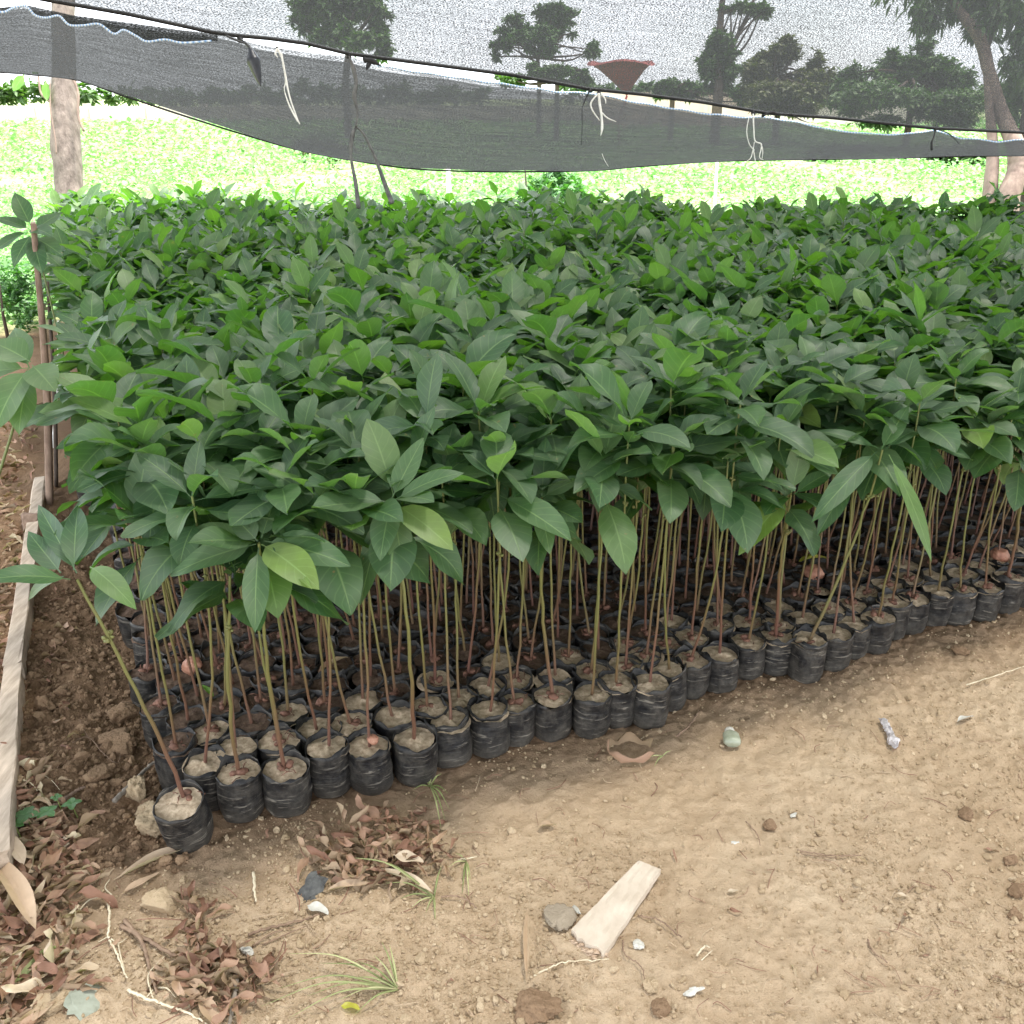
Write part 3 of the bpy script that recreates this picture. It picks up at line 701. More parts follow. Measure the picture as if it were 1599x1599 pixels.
# its blue and white selvedge: folded down in waves at the left, along the top edge at the right
HEM = [(-60, 6), (0, 19), (20, 13), (40, 10), (55, 24), (72, 28), (92, 25), (108, 39), (130, 40), (155, 38), (178, 53), (193, 47), (212, 56), (230, 65), (258, 62), (285, 67), (330, 64)]
P = spline([gd(x, y, wire_depth(x) - .02) for x, y in HEM], 160); v, f, u = tube(P, .0038, 5); build('selvedge', v, f, M['hem'], nb_, u)
P = spline([gd(x, interp_px(B_TOP, x) + 1.5 + .8 * math.sin(x * .11), wire_depth(x) + .02) for x in np.arange(590, 1700, 14)], 420); v, f, u = tube(P, .0036, 5); build('selvedge', v, f, M['hem'], nb_, u * [1, 3])
# folded flap behind the wavy selvedge
fx = np.arange(-200, 345, 6.)
hy = interp_px(HEM, fx); ty = interp_px(B_TOP, fx) - 1
FV = np.stack([np.array([gd(x, ty[i] * (1 - q) + (hy[i] if x > -60 else ty[i] + 8) * q, wire_depth(x) + .02 - .04 * q) for i, x in enumerate(fx)]) for q in np.linspace(0, 1, 4)])
build('folded_flap', FV.reshape(-1, 3), grid_faces(4, len(fx)), M['net_dense'], nb_, np.stack([FV[..., 0] + 1, FV[..., 2]], -1).reshape(-1, 2))
# dark rolled belly hem
P = spline([gd(x, y + 0, wire_depth(x) + 1.0) for x, y in B_BOT if -300 <= x <= 2000], 200); v, f, u = tube(P, .0045, 5); build('belly_cord', v, f, M['wire'], nb_)
# nicks in the cloth
def hang(name, label, strands, m, sides=5, flat=1.0, group='ties hanging from the net cord'):
    o3 = gd(*strands[0][0][0], wire_depth(strands[0][0][0][0])); t = empty(name, o3, label, 'net tie', group)
    for pts, rad in strands:
        P = spline([gd(x, y, wire_depth(x) - .03 - .02 * i / len(pts)) for i, (x, y) in enumerate(pts)], 8 * len(pts))
        v, f, u = tube(P - o3, np.interp(np.linspace(0, 1, len(P)), np.linspace(0, 1, len(rad)), rad), sides); v = v * [1, flat, 1] if flat == 1 else v
        build('strand', v, f, m, t)
    v, f = lump(1, len(label)); build('knot', v * .011, f, M['wire'], t)
    return t
hang('net_tie', 'broad shiny black plastic tie drooping like a leaf at the left', [([(375, 60), (390, 75), (396, 95), (403, 120), (407, 134)], [.003, .006, .026, .013, .002]), ([(352, 55), (372, 64), (384, 68)], [.003, .004, .003])], M['strap'], 8)
hang('net_tie', 'long white string hanging in two twisted strands', [([(433, 76), (440, 90), (446, 120), (452, 150), (462, 180), (468, 194)], [.006, .004, .004, .003, .003, .002]), ([(440, 82), (446, 125), (444, 140), (452, 165), (465, 190)], [.002, .003, .0015, .003, .003]), ([(432, 76), (430, 84), (434, 90)], [.003, .004, .001])], M['string'])
hang('net_tie', 'long dark tie forking into two tails down to the leaves', [([(545, 88), (552, 108), (556, 130), (553, 150), (558, 175), (556, 198)], [.003, .009, .007, .009, .004, .004]), ([(556, 198), (550, 212), (548, 245), (555, 285), (560, 325)], [.004, .009, .005, .008, .009]), ([(556, 198), (568, 210), (585, 245), (600, 285), (612, 318)], [.003, .005, .006, .009, .010])], M['strap_grey'])
hang('net_tie', 'short black knotted tie with pointed ends on the cord', [([(570, 94), (582, 96), (595, 103)], [.010, .012, .002]), ([(578, 96), (574, 104), (572, 110)], [.009, .008, .001])], M['wire'])
hang('net_tie', 'frayed white string tied in a loop at mid span', [([(935, 146), (936, 160), (939, 180), (940, 200), (938, 212)], [.005, .006, .005, .006, .001]), ([(934, 146), (923, 160), (925, 172), (936, 188)], [.003, .004, .003, .002]), ([(940, 176), (948, 184), (962, 190)], [.003, .003, .001]), ([(938, 145), (945, 155), (946, 162)], [.004, .003, .001]), ([(940, 240), (944, 250), (950, 260)], [.001, .001, .001])], M['string'])
hang('net_tie', 'thin black tie end beside the looped white string', [([(922, 140), (914, 155), (910, 166)], [.004, .003, .002]), ([(909, 166), (909, 200), (908, 226)], [.0015, .0015, .0015])], M['wire'])
hang('net_tie', 'ragged white string tangle hanging below the net edge', [([(1176, 178), (1177, 200), (1179, 220), (1189, 226), (1186, 245), (1192, 250)], [.004, .003, .003, .003, .002, .001]), ([(1170, 180), (1166, 205), (1170, 225), (1178, 235)], [.002, .002, .002, .002]), ([(1178, 222), (1173, 245), (1166, 252)], [.002, .002, .001]), ([(1176, 232), (1180, 255), (1184, 272)], [.003, .002, .001]), ([(1188, 224), (1191, 235), (1190, 248)], [.003, .002, .001])], M['string'])
hang('net_tie', 'black tie knot beside the ragged white string', [([(1192, 180), (1204, 176), (1212, 177)], [.003, .007, .003]), ([(1235, 178), (1250, 187), (1264, 192)], [.002, .003, .001])], M['wire'])
hang('net_tie', 'short black tie hanging straight at the right', [([(1461, 202), (1458, 214), (1455, 222), (1455, 234)], [.004, .003, .005, .006]), ([(1462, 202), (1480, 208), (1490, 216), (1498, 225)], [.003, .003, .002, .001])], M['wire'])

# ------------------------------------------------------------ tree trunk post, right tree, poles
def trunk_tube(pts, rads, n, sides, seed, gnarl=.06):
    P = spline(pts, n); r = np.interp(np.linspace(0, 1, n), np.linspace(0, 1, len(rads)), rads)
    v, f, u = tube(P, r, sides); k = n * sides; c = np.repeat(P, sides, 0); d = v[:k] - c
    q = 1 + gnarl * vnoise(u[:k, 0] * 3 + 9 * (np.abs(u[:k, 0] - .5) < 9), np.repeat(np.linspace(0, 1, n), sides) * n * .22, 1, seed) + gnarl * .6 * vnoise(u[:k, 0] * 9, u[:k, 1] * n * .6, 1, seed + 1)
    v[:k] = c + d * q[:, None]; return v, f, u
D = 7.3
pb = gd(100, 330, D); pb[2] = 0
pr = empty('tree_trunk_post', pb, 'grey rough trunk post holding the net at the far left corner', 'post')
pts = [gd(105, 560, D), gd(107, 320, D), gd(104, 240, D), gd(101, 170, D), gd(100, 120, D), gd(99, 40, D), gd(98, -60, D)]
pts[0][2] = -.05
v, f, u = trunk_tube(np.array(pts), [.125, .10, .112, .104, .090, .082, .08], 60, 20, 4); build('trunk', v - pb, f, M['bark_grey'], pr)
for pp, rr_ in (([(112, 120), (122, 145), (122, 180), (131, 205)], .010), ([(60, 118), (64, 145), (76, 158)], .008), ([(78, 118), (79, 170), (86, 215), (88, 240)], .006)):
    P = spline([gd(x, y, D - .13) for x, y in pp], 20); v, f, u = tube(P - pb, rr_, 5); build('vine', v, f, M['bark_tan'], pr)
A = Acc()
for (ax, ay), (bx, by), W in (((38, 116), (22, 138), .08), ((72, 126), (72, 152), .07), ((60, 120), (52, 112), .05)):
    p0 = gd(ax, ay, D - .1); p1 = gd(bx, by, D - .15); A.add(*leaf_mesh(p0 - pb, p1 - p0, (0, -1, .2), np.linalg.norm(p1 - p0), W, .2, .2), .6)
A.obj('sprout', M['leaf_bright'], pr)

def crown_acc(blobs, n, size, seed, flat=.5, aspect=.45, hang=0.):
    """leaf faces in clumps through ellipsoids (centre, radii)"""
    r = np.random.default_rng(seed); C = []; vol = np.array([b[1][0] * b[1][1] * b[1][2] for b in blobs]) ** .67; vol = vol / vol.sum()
    for (c, rad), w_ in zip(blobs, vol):
        k = max(3, int(n * w_ / 22)); d = r.normal(size=(k, 3)); d /= np.linalg.norm(d, axis=1)[:, None]; q = r.random(k) ** .45
        cc = np.array(c) + d * q[:, None] * np.array(rad); m = 22
        p = np.repeat(cc, m, 0) + r.normal(size=(k * m, 3)) * np.array(rad) * .13; C.append(p)
    C = np.concatenate(C); k = len(C)
    az = r.uniform(0, 6.283, k); el = r.normal(size=k) * flat - hang
    d = np.stack([np.cos(az) * np.cos(el), np.sin(az) * np.cos(el), np.sin(el)], -1)
    s = np.stack([-np.sin(az), np.cos(az), r.normal(size=k) * .5], -1); s /= np.linalg.norm(s, axis=1)[:, None]
    L = size * r.uniform(.6, 1.3, k)[:, None]; W = L * aspect
    nn = np.cross(d, s); mid = C + d * L * .5
    V = np.stack([C, mid + s * W * .5 + nn * L * .06, C + d * L - [0, 0, 1] * L * .1, mid - s * W * .5 + nn * L * .06], 1).reshape(-1, 3)
    F = np.arange(k * 4).reshape(-1, 4); U = np.tile([[.5, 0], [1, .5], [.5, 1], [0, .5]], (k, 1))
    A = Acc(); A.add(V, F, U, np.repeat(np.clip(r.normal(.5, .22, k), 0, 1), 4)); return A

def tree(name, label, base_px, depth, trunk_px, trunk_r, blobs_px, n, size, seed, leafm='tree_leaf', barkm='bark_dark', group='trees seen through the net', hang=0., cat='tree', aspect=.45):
    b = gd(*base_px, depth); b[2] = 0
    t = empty(name, b, label, cat, group)
    for pp, rr in zip(trunk_px, trunk_r):
        P = [gd(x, y, depth) for x, y in pp]
        if pp is trunk_px[0] : P = [np.array([P[0][0], P[0][1], 0.0])] + P
        v, f, u = trunk_tube(np.array(P), rr, 12 * len(P), 9, seed); build('trunk' if pp is trunk_px[0] else 'limb', v - b, f, M[barkm], t)
    k = depth / FPX; n = int(n * 2.6); size = size * .54; bp = []
    for x, y, rx, rz, dd in blobs_px:
        lim = float(interp_px(A_EDGE, x)) - 3; tp_ = y - rz
        if y + rz > lim: rz = max(7, (lim - tp_) / 2); y = tp_ + rz
        bp.append((x, y, rx, rz, dd))
    blobs_px = bp
    blobs = [(gd(x, y, depth + dd) - b, (rx * k, max(rx, rz) * k * .8, rz * k)) for x, y, rx, rz, dd in blobs_px]
    rr = np.random.default_rng(seed); sub = []
    for c_, q_ in blobs:
        for _ in range(9):
            dv = rr.normal(size=3); dv /= np.linalg.norm(dv); f_ = rr.uniform(.2, .5)
            sub.append((np.array(c_) + dv * np.array(q_) * rr.uniform(.25, 1.05), tuple(np.array(q_) * f_ * rr.uniform(.7, 1.3, 3))))
    blobs = sub
    for c_, q_ in sub[::2]:
        tr0 = gd(*trunk_px[0][min(1, len(trunk_px[0]) - 1)], depth) - b; P = spline([tr0, (tr0 + c_) / 2 + rr.normal(size=3) * .15, c_], 8); v, f, u = tube(P, np.linspace(.05, .015, 8), 5); build('limb', v, f, M[barkm], t)
    crown_acc(blobs, n, size, seed, hang=hang, aspect=aspect).obj('crown' if cat == 'tree' else 'foliage', M[leafm], t); return t
tree('broadleaf_tree', 'dark round crowned tree seen through the net behind the forked tie', (540, 150), 30, [[(540, 130), (545, 70), (540, 20)], [(545, 80), (510, 30)], [(545, 70), (585, 20)]], [[.13, .1, .07], [.05, .03], [.05, .03]], [(540, 0, 70, 50, 0), (480, 20, 30, 30, 1), (595, 40, 32, 40, 0), (560, 60, 45, 28, -1), (520, 60, 35, 20, 0)], 5200, .42, 41)
tree('broadleaf_tree', 'umbrella crowned tree with thin bare trunk seen through the net', (842, 140), 32, [[(842, 128), (840, 90), (848, 45)], [(841, 95), (815, 50)], [(841, 92), (880, 55)], [(842, 100), (800, 75)]], [[.09, .07, .04], [.04, .02], [.04, .02], [.04, .02]], [(855, 30, 40, 22, 0), (880, 45, 28, 20, 1), (815, 50, 34, 20, 0), (790, 75, 24, 22, 0), (840, 60, 40, 20, -1), (923, 80, 9, 18, 0)], 3800, .36, 42)
tree('slender_tree', 'tall slender tree with a straight dark trunk and sparse leaves', (1124, 165), 26, [[(1120, 165), (1124, 110), (1124, 50), (1130, -20), (1136, -90)], [(1125, 110), (1150, 60), (1172, 15), (1185, -30)], [(1130, 20), (1175, 8), (1196, 15)]], [[.15, .13, .11, .08, .06], [.06, .05, .04, .03], [.05, .03, .02]], [(1122, 75, 20, 40, 0), (1110, 105, 18, 25, 0), (1140, 100, 16, 30, 0), (1185, 18, 20, 10, 0), (1150, 10, 25, 8, 0), (1120, 130, 20, 14, 0)], 1900, .36, 43)
tree('bushy_tree', 'brownish green bushy tree right of the slender tree', (1215, 170), 28, [[(1215, 165), (1215, 120)]], [[.1, .06]], [(1210, 90, 40, 28, 0), (1250, 115, 48, 40, 0), (1180, 125, 40, 38, 0), (1290, 140, 30, 30, 0), (1220, 150, 70, 25, -1)], 7000, .34, 44, 'olive_leaf')
tree('bushy_tree', 'wide green bushy tree beside the leaning dark trunk', (1420, 190), 24, [[(1420, 185), (1425, 120)]], [[.1, .06]], [(1440, 100, 50, 30, 0), (1385, 125, 50, 30, 0), (1340, 140, 40, 25, 0), (1480, 120, 50, 35, 0), (1400, 160, 110, 30, -1), (1520, 160, 60, 30, 0)], 10000, .30, 45)
tree('low_shrub', 'low dark green shrub beneath the umbrella crowned tree', (870, 145), 30, [[(870, 140), (870, 125)]], [[.1, .05]], [(860, 118, 40, 22, 0), (905, 125, 24, 16, 0), (800, 128, 40, 12, 0)], 2600, .3, 46, cat='shrub', group='shrubs beyond the field')
tree('low_shrub', 'pale grassy shrub between the red parasol and the slender tree', (1050, 160), 30, [[(1050, 158), (1050, 140)]], [[.1, .05]], [(1040, 135, 30, 20, 0), (1080, 145, 32, 16, 0), (1140, 150, 40, 14, 0)], 2400, .3, 47, cat='shrub', group='shrubs beyond the field')
# right hand tree: paired trunks under the net edge, crown above
DR = 8.2; rb = gd(1560, 400, DR); rb[2] = 0
rt = empty('leaning_tree', rb, 'big pale barked tree with paired trunks standing at the right edge', 'tree', 'trees seen through the net')
def rtr(pp, rr, nm, bark, seed=5):
    P = [gd(x, y, DR + dz) for x, y, dz in pp]
    if nm == 'trunk': P[0][2] = -.05
    v, f, u = trunk_tube(np.array(P), rr, 14 * len(P), 14, seed, .07); build(nm, v - rb, f, M[bark], rt)
rtr([(1542, 420, 0), (1544, 320, 0), (1550, 245, 0), (1545, 170, 0), (1540, 120, 0)], [.075, .064, .05, .034, .025], 'trunk', 'bark_tan', 5)
rtr([(1566, 420, -.1), (1573, 320, -.1), (1588, 270, -.1), (1586, 230, -.1), (1562, 170, 0), (1544, 110, 0), (1530, 60, 0), (1500, 20, 0), (1470, -20, 0)], [.10, .092, .085, .075, .055, .05, .052, .04, .03], 'trunk', 'bark_tan', 6)
rtr([(1584, 285, -.1), (1599, 265, -.1), (1640, 220, .2), (1660, 120, .2)], [.05, .06, .06, .05], 'limb', 'bark_tan', 7)
rtr([(1618, 420, .2), (1604, 320, .2), (1602, 250, .2), (1610, 150, .2), (1640, -20, .2)], [.07, .06, .06, .06, .05], 'trunk', 'bark_dark', 8)
rtr([(1535, 75, 0), (1555, 30, 0), (1580, -20, 0)], [.05, .045, .03], 'limb', 'bark_dark', 9)
k = DR / FPX
crown_acc([(gd(x, y, DR + dd) - rb, (rx * k, max(rx, rz) * k, rz * k)) for x, y, rx, rz, dd in [(1480, -10, 70, 45, 0), (1440, 25, 30, 28, 0), (1570, 10, 60, 50, 0), (1600, 70, 30, 50, 0), (1590, 140, 22, 50, .3), (1500, -60, 140, 60, .5), (1620, 200, 25, 45, .5)]], 4800, .12, 48, hang=.7, aspect=.3).obj('crown', M['tree_leaf'], rt)
# hedges and shrubs at the field's right edge
def bushrow(name, label, pts, n, size, seed, m='tree_leaf', group='shrubs beyond the field'):
    b = gz(pts[0][0], pts[0][5], 0); t = empty(name, b, label, 'shrub', group); bl = []
    for x, y, rx, rz, dd, by in pts:
        g0 = gz(x, by, 0); dep = proj(g0)[2] + dd; k = dep / FPX; bl.append((gd(x, y, dep) - b, (rx * k, max(rx, rz) * k * .7, rz * k)))
    v, f, u = tube([[0, 0, 0], [0, 0, .2], [.02, 0, .4]], [.014, .010, .004], 6); build('stem', v, f, M['bark_dark'], t)
    crown_acc(bl, n, size, seed).obj('foliage', M[m], t)
bushrow('field_hedge', 'green hedge at the right end of the field beside the paired trunks', [(1500, 245, 32, 18, 0, 266), (1460, 245, 25, 16, 0, 264), (1530, 240, 20, 20, 0, 268)], 2600, .16, 60)
bushrow('field_hedge', 'low hedge along the far edge of the field under the net', [(1350, 240, 40, 12, 0, 254), (1420, 241, 30, 12, 0, 256), (1290, 240, 40, 10, 0, 252)], 2600, .2, 61)
bushrow('leafy_shrub', 'bright green leafy shrub just behind the middle of the bed', [(870, 290, 36, 26, 0, 385), (835, 300, 22, 20, 0, 385), (900, 300, 24, 18, 0, 390)], 1500, .085, 62, 'weed')
bushrow('dry_shrub', 'reddish brown dry shrub in the field behind the forked tie', [(520, 236, 34, 14, 0, 262), (480, 226, 24, 10, 0, 260)], 1300, .13, 63, 'olive_leaf')
bushrow('dark_weed_bush', 'dark green weed bush on the ground outside the bed at far left', [(15, 455, 45, 42, 0, 540), (-40, 440, 50, 50, 0, 530), (35, 490, 25, 28, 0, 530)], 2200, .05, 64, 'weed')
# broad leaved plant poking up behind the bed
p0 = gz(965, 385, 0); t = empty('broad_leaf_plant', p0, 'lone bright plant with broad lit leaves behind the bed', 'plant'); A = Acc()
dep = proj(p0)[2]; P = spline([p0, gd(972, 340, dep), gd(968, 305, dep)], 10); v, f, u = tube(P - p0, .006, 5); build('stem', v, f, M['petiole'], t)
for q, ((ax, ay), (bx, by), W) in enumerate((((968, 308), (992, 290), .09), ((968, 308), (948, 302), .07), ((972, 312), (1012, 305), .10), ((970, 312), (1000, 322), .08), ((985, 300), (975, 318), .06))):
    s0 = gd(ax, ay, dep) - p0; s1 = gd(bx, by, dep - .05) - p0; A.add(*leaf_mesh(s0, s1 - s0, (0, -.6, 1), np.linalg.norm(s1 - s0), W, .3, .2, seed=q), .9)
A.obj('foliage', M['crop'], t)
# thin poles in the field
for nm, lab, a, b_, r_, m in (('thin_pole', 'thin pale pole in the field right of centre, leaning slightly', (1113, 340), (1120, 250), .016, 'string'), ('thin_pole', 'short white pole in the field left of centre', (699, 340), (700, 262), .028, 'string'), ('thin_pole', 'slim dark stick behind the bed below the net belly', (825, 330), (820, 262), .010, 'bark_dark')):
    d = 9.5; q0 = gd(*a, d); q1 = gd(*b_, d); q0[2] = 0; v, f, u = trunk_tube(np.array([q0, (q0 + q1) / 2 + [.01, 0, 0], q1]), [r_, r_, r_ * .8], 12, 7, 3, .1)
    o = build(nm, v - q0, f, M[m], None, loc=q0); tag(o, lab, 'pole', 'poles beyond the bed')

# ------------------------------------------------------------ far wall, treeline, parasol
wa, wb, wc = gz(-500, 181, 0), gz(350, 192, 0), gz(1500, 200, 0)
t = empty('field_wall', wa, 'long pale block wall across the far side of the field', 'wall')
def wallseg(a, b, h, th, nm, m):
    d = (b - a)[:2]; Ln = np.linalg.norm(d); d /= Ln; nn = np.array([-d[1], d[0]]) * th / 2; V = []
    for z in (-.1, h):
        for s, e in ((a, 1), (a, -1), (b, -1), (b, 1)): V.append([s[0] + nn[0] * e, s[1] + nn[1] * e, z])
    V = np.array(V) - wa; return build(nm, V, [np.array([[0, 1, 2, 3], [7, 6, 5, 4], [0, 4, 5, 1], [1, 5, 6, 2], [2, 6, 7, 3], [3, 7, 4, 0]])], M[m], t, smooth=False)
wallseg(wa, wb, .88, .2, 'panel', 'wall'); wallseg(wb, wc, .98, .2, 'panel', 'wall')
for a, b in ((wa, wb), (wb, wc)):
    for q in np.arange(.04, 1, .085):
        c = a + (b - a) * q; d = (b - a) / np.linalg.norm(b - a) * .2; wallseg(c - d, c + d, 1.04, .32, 'pillar', 'pillar')
pa, pc = gz(925, 203, 0), gz(1185, 205, 0)
d = pc - pa; Ln = float(np.linalg.norm(d)); A = Acc(); nn = np.array([-d[1], d[0], 0]) / Ln * .12
V = np.array([q + e * nn + [0, 0, z] for z in (-.1, 1.62) for q, e in ((pa, 1), (pa, -1), (pc, -1), (pc, 1))]) - pa
t = empty('plaster_wall', pa, 'pinkish plastered wall glimpsed in the gap between the two nets', 'wall')
build('panel', V, [np.array([[0, 1, 2, 3], [7, 6, 5, 4], [0, 4, 5, 1], [1, 5, 6, 2], [2, 6, 7, 3], [3, 7, 4, 0]])], M['pink'], t, smooth=False)
for q in (.02, .36, .68, .98):
    c = d * q; w_ = d / Ln * .1; V = np.array([c + a * w_ + e * nn * 1.5 + [0, 0, z] for z in (-.1, 1.7) for a, e in ((-1, 1), (-1, -1), (1, -1), (1, 1))])
    build('pillar', V, [np.array([[0, 1, 2, 3], [7, 6, 5, 4], [0, 4, 5, 1], [1, 5, 6, 2], [2, 6, 7, 3], [3, 7, 4, 0]])], M['pillar'], t, smooth=False)
def farline(label, x0, x1, depth, ytop, seed):
    b = gd((x0 + x1) / 2, 160, depth); b[2] = 0; t = empty('far_trees', b, label, 'trees'); t['kind'] = 'stuff'; k = depth / FPX; bl = []
    r = np.random.default_rng(seed)
    for x in np.arange(x0, x1, 16): h = r.uniform(.5, 1) * (158 - ytop); bl.append((gd(x, 160 - h * .5, depth + r.uniform(-3, 3)) - b, (14 * k, 12 * k, h * .5 * k)))
    o = crown_acc(bl, 6500, .9, seed).obj('foliage', M['tree_leaf'], t); o['kind'] = 'stuff'
farline('pale line of far trees behind the block wall', -500, 760, 85, 128, 71)
farline('far tree line closing the right side beyond the field', 900, 2300, 75, 120, 72)
# red parasol
pd = 27; pb = gd(968, 200, pd); pb[2] = 0; t = empty('red_parasol', pb, 'dull red parasol blown inside out, seen through the net above mid span', 'parasol')
apex = gd(979, 150, pd) - pb; A = Acc(); na2 = 20; k = pd / FPX; an = np.linspace(0, 6.283, na2, endpoint=False); ringsP = []
for q, (rad, z) in enumerate(((.2, 0), (18, 20), (34, 36), (50, 48), (53, 45))):
    cx = -12 * (z / 48); ringsP.append(np.stack([apex[0] + (cx + rad * np.cos(an) * (1 + .05 * np.sin(4 * an))) * k, apex[1] + rad * np.sin(an) * k, apex[2] + (z + 3 * np.sin(3 * an) * (q > 2)) * k], -1))
build('canopy', np.concatenate(ringsP), grid_faces(5, na2, True), M['red'], t)
v, f, u = tube([[0, 0, 0], gd(966, 185, pd) - pb, apex], .03, 6); build('pole', v, f, M['red'], t)

# ------------------------------------------------------------ the crop in the field
def crop():
    r = np.random.default_rng(5); A = Acc(); n = 170000
    px = r.uniform(-60, 1660, n); py = 182 + (r.random(n) ** 1.05) * 290
    d = _f[None] + np.array([1., 0, 0]) * ((px - 799.5) / FPX)[:, None] + _u[None] * ((799.5 - py) / FPX)[:, None]
    tt = (0.15 - CAMH) / d[:, 2]; p = _C + d * tt[:, None]; dist = tt
    ok = (p[:, 1] < 60) & ((p[:, 1] > 7.3 - .1 * p[:, 0]) | ((p[:, 0] < left_x(p[:, 1]) - .5) & (p[:, 1] > 4.6)))
    bare = vnoise(p[:, 0], p[:, 1] * .45, 1.6, 55) > .42
    ok &= ~(bare & (r.random(n) < .85)); p = p[ok]; dist = dist[ok]; k = len(p)
    p[:, 0] += r.normal(size=k) * .02 * dist; p[:, 1] += r.normal(size=k) * .03 * dist
    p[:, 2] = r.uniform(.04, .26, k) * (.75 + .5 * (vnoise(p[:, 0], p[:, 1], .8, 56) * .5 + .5))
    L = (np.clip(dist * .0058, .05, .3) * r.uniform(.6, 1.3, k))[:, None]; W = L * .75
    az = r.uniform(0, 6.283, k); el = r.normal(size=k) * .45
    dd = np.stack([np.cos(az) * np.cos(el), np.sin(az) * np.cos(el), np.sin(el)], -1); s = np.stack([-np.sin(az), np.cos(az), r.normal(size=k) * .3], -1); s /= np.linalg.norm(s, axis=1)[:, None]
    nn = np.cross(dd, s); mid = p + dd * L * .45
    V = np.stack([p, mid + s * W * .5 + nn * L * .1, p + dd * L - [0, 0, .12] * L, mid - s * W * .5 + nn * L * .1], 1).reshape(-1, 3)
    A.add(V, np.arange(k * 4).reshape(-1, 4), np.tile([[.5, 0], [1, .5], [.5, 1], [0, .5]], (k, 1)), np.repeat(np.clip(r.normal(.5, .25, k), 0, 1), 4))
    o = A.obj('field_crop', M['crop']); tag(o, 'sunlit bright green crop covering the field behind the bed', 'crop', kind='stuff')
crop()

# ------------------------------------------------------------ board and stakes at the left
def beam(name, a, b, wdt, hgt, m, parent=None, seed=0, label=None, cat=None, group=None, n=14, side_m=None):
    """a rough sawn beam from a to b (top centre line), wdt wide, hgt deep"""
    a = np.array(a, float); b = np.array(b, float); d = b - a; d /= np.linalg.norm(d); s = np.cross(d, [0, 0, 1]); s /= np.linalg.norm(s); u = np.cross(s, d)
    r = np.random.default_rng(seed); ring = []
    for i, t in enumerate(np.linspace(0, 1, n)):
        c = a + (b - a) * t + s * r.normal() * .0015 + u * r.normal() * .001; ch = .003
        for (x, y) in ((-wdt / 2, -ch), (-wdt / 2 + ch, 0), (wdt / 2 - ch, 0), (wdt / 2, -ch), (wdt / 2, -hgt), (-wdt / 2, -hgt)):
            q = r.normal(size=3) * (.0012 if 0 < i < n - 1 else .004); ring.append(c + s * x + u * y + q)
    V = np.array(ring); k = len(V); F = [grid_faces(n, 6, True)]; V = np.vstack([V, V[:6].mean(0), V[-6:].mean(0)]); j = np.arange(6)
    F.append(np.stack([np.full(6, k), (j + 1) % 6, j], -1)); F.append(np.stack([np.full(6, k + 1), k - 6 + j, k - 6 + (j + 1) % 6], -1))
    o = build(name, V - a, F, M[m], parent, smooth=False, loc=a)
    if label: tag(o, label, cat, group)
    return o
bt, bb = gz(62, 745, .10), gz(-6, 1330, .10)
m1 = gz(19, 1037, .10)
beam('edging_board', bt, m1, .042, .14, 'wood', None, 1, 'long weathered edging board leaning along the left side of the bed, far half', 'board', 'boards edging the bed', 10)
beam('edging_board', m1 + [0.004, -.004, .002], bb, .042, .10, 'wood', None, 2, 'pale edging board running down the left edge of the picture, near half', 'board', 'boards edging the bed', 10)
beam('short_stub', gz(46, 800, .12), gz(50, 850, .06), .05, .06, 'stake', None, 3, 'short brown wooden stub lying against the edging board', 'wood stub')
def stake(label, bpx, tpx, depth, r0, m='stake', tip=None):
    b = gd(*bpx, depth); tpp = gd(*tpx, depth); t = empty('wooden_stake', b, label, 'stake', 'stakes along the left of the bed')
    P = spline([b, (b + tpp) / 2 + [r0, 0, 0], tpp], 14); v, f, u = trunk_tube(P, [r0, r0, r0 * .8], 20, 5, 7, .08); build('shaft', v - b, f, M[m], t)
    if tip: v, f, u = tube([tpp - b - [0, 0, .035], tpp - b + [0, 0, .008]], [r0 * .95, r0 * .6], 5); build('cut_tip', v, f, M[tip], t)
stake('tall brown wooden stake with a pale cut tip at the left edge of the bed', (78, 800), (52, 350), 3.55, .014, 'stake', 'wood')
stake('thin white stick standing behind the tall brown stake', (83, 700), (92, 500), 3.9, .007, 'string')
stake('dark thin stick among the leaves beside the tall brown stake', (88, 760), (74, 440), 3.8, .008, 'bark_dark')

# seedlings outside the bed on the left
def side_seedling(label, base, dep, top, leaves, seed):
    b = gd(*base, dep); b[2] = float(hsoil(b[0], b[1])); t = empty('avocado_seedling', b, label, 'seedling')
    bg_ = BAGS[0].copy() if BAGS[0].name in bpy.data.objects else None
    if bg_: COL.objects.link(bg_); bg_.parent = t; s_ = SOILS[0].copy(); COL.objects.link(s_); s_.parent = t
    tp_ = gd(*top, dep); P = stem_path(tp_ - b, 12, .02, seed, .125); v, f, u = tube(P, np.linspace(.0045, .0028, 12), 7, False); build('stem', v, f, M['stem'], t); A = Acc()
    for q, ((ax, ay), (bx, by), W, dt, dr, rn) in enumerate(leaves):
        p0 = gd(ax, ay, dep) - b; p1 = gd(bx, by, dep + dt) - b; d = p1 - p0; L_ = np.linalg.norm(d); dn = d / L_ + np.array([0, 0, math.tan(dr * .5)]); dn /= np.linalg.norm(dn)
        A.add(*leaf_mesh(p0, dn, (0, -.5, 1), L_ * (1 + dr * dr * .05), W, dr, .2, 0, .05, 12, 7, .1, seed + q), rn)
    A.obj('foliage', M['leaf'], t)
side_seedling('large leaved seedling outside the bed at the left picture edge', (-150, 1060), 2.15, (45, 580), [((48, 565), (-15, 540), .075, 0, .5, .5), ((50, 570), (78, 612), .075, -.06, .5, .6), ((45, 575), (0, 665), .085, -.06, .5, .55), ((48, 580), (30, 670), .07, -.02, .4, .6), ((46, 575), (-60, 610), .07, .05, .5, .7), ((46, 575), (20, 520), .06, .1, .3, .5)], 90)
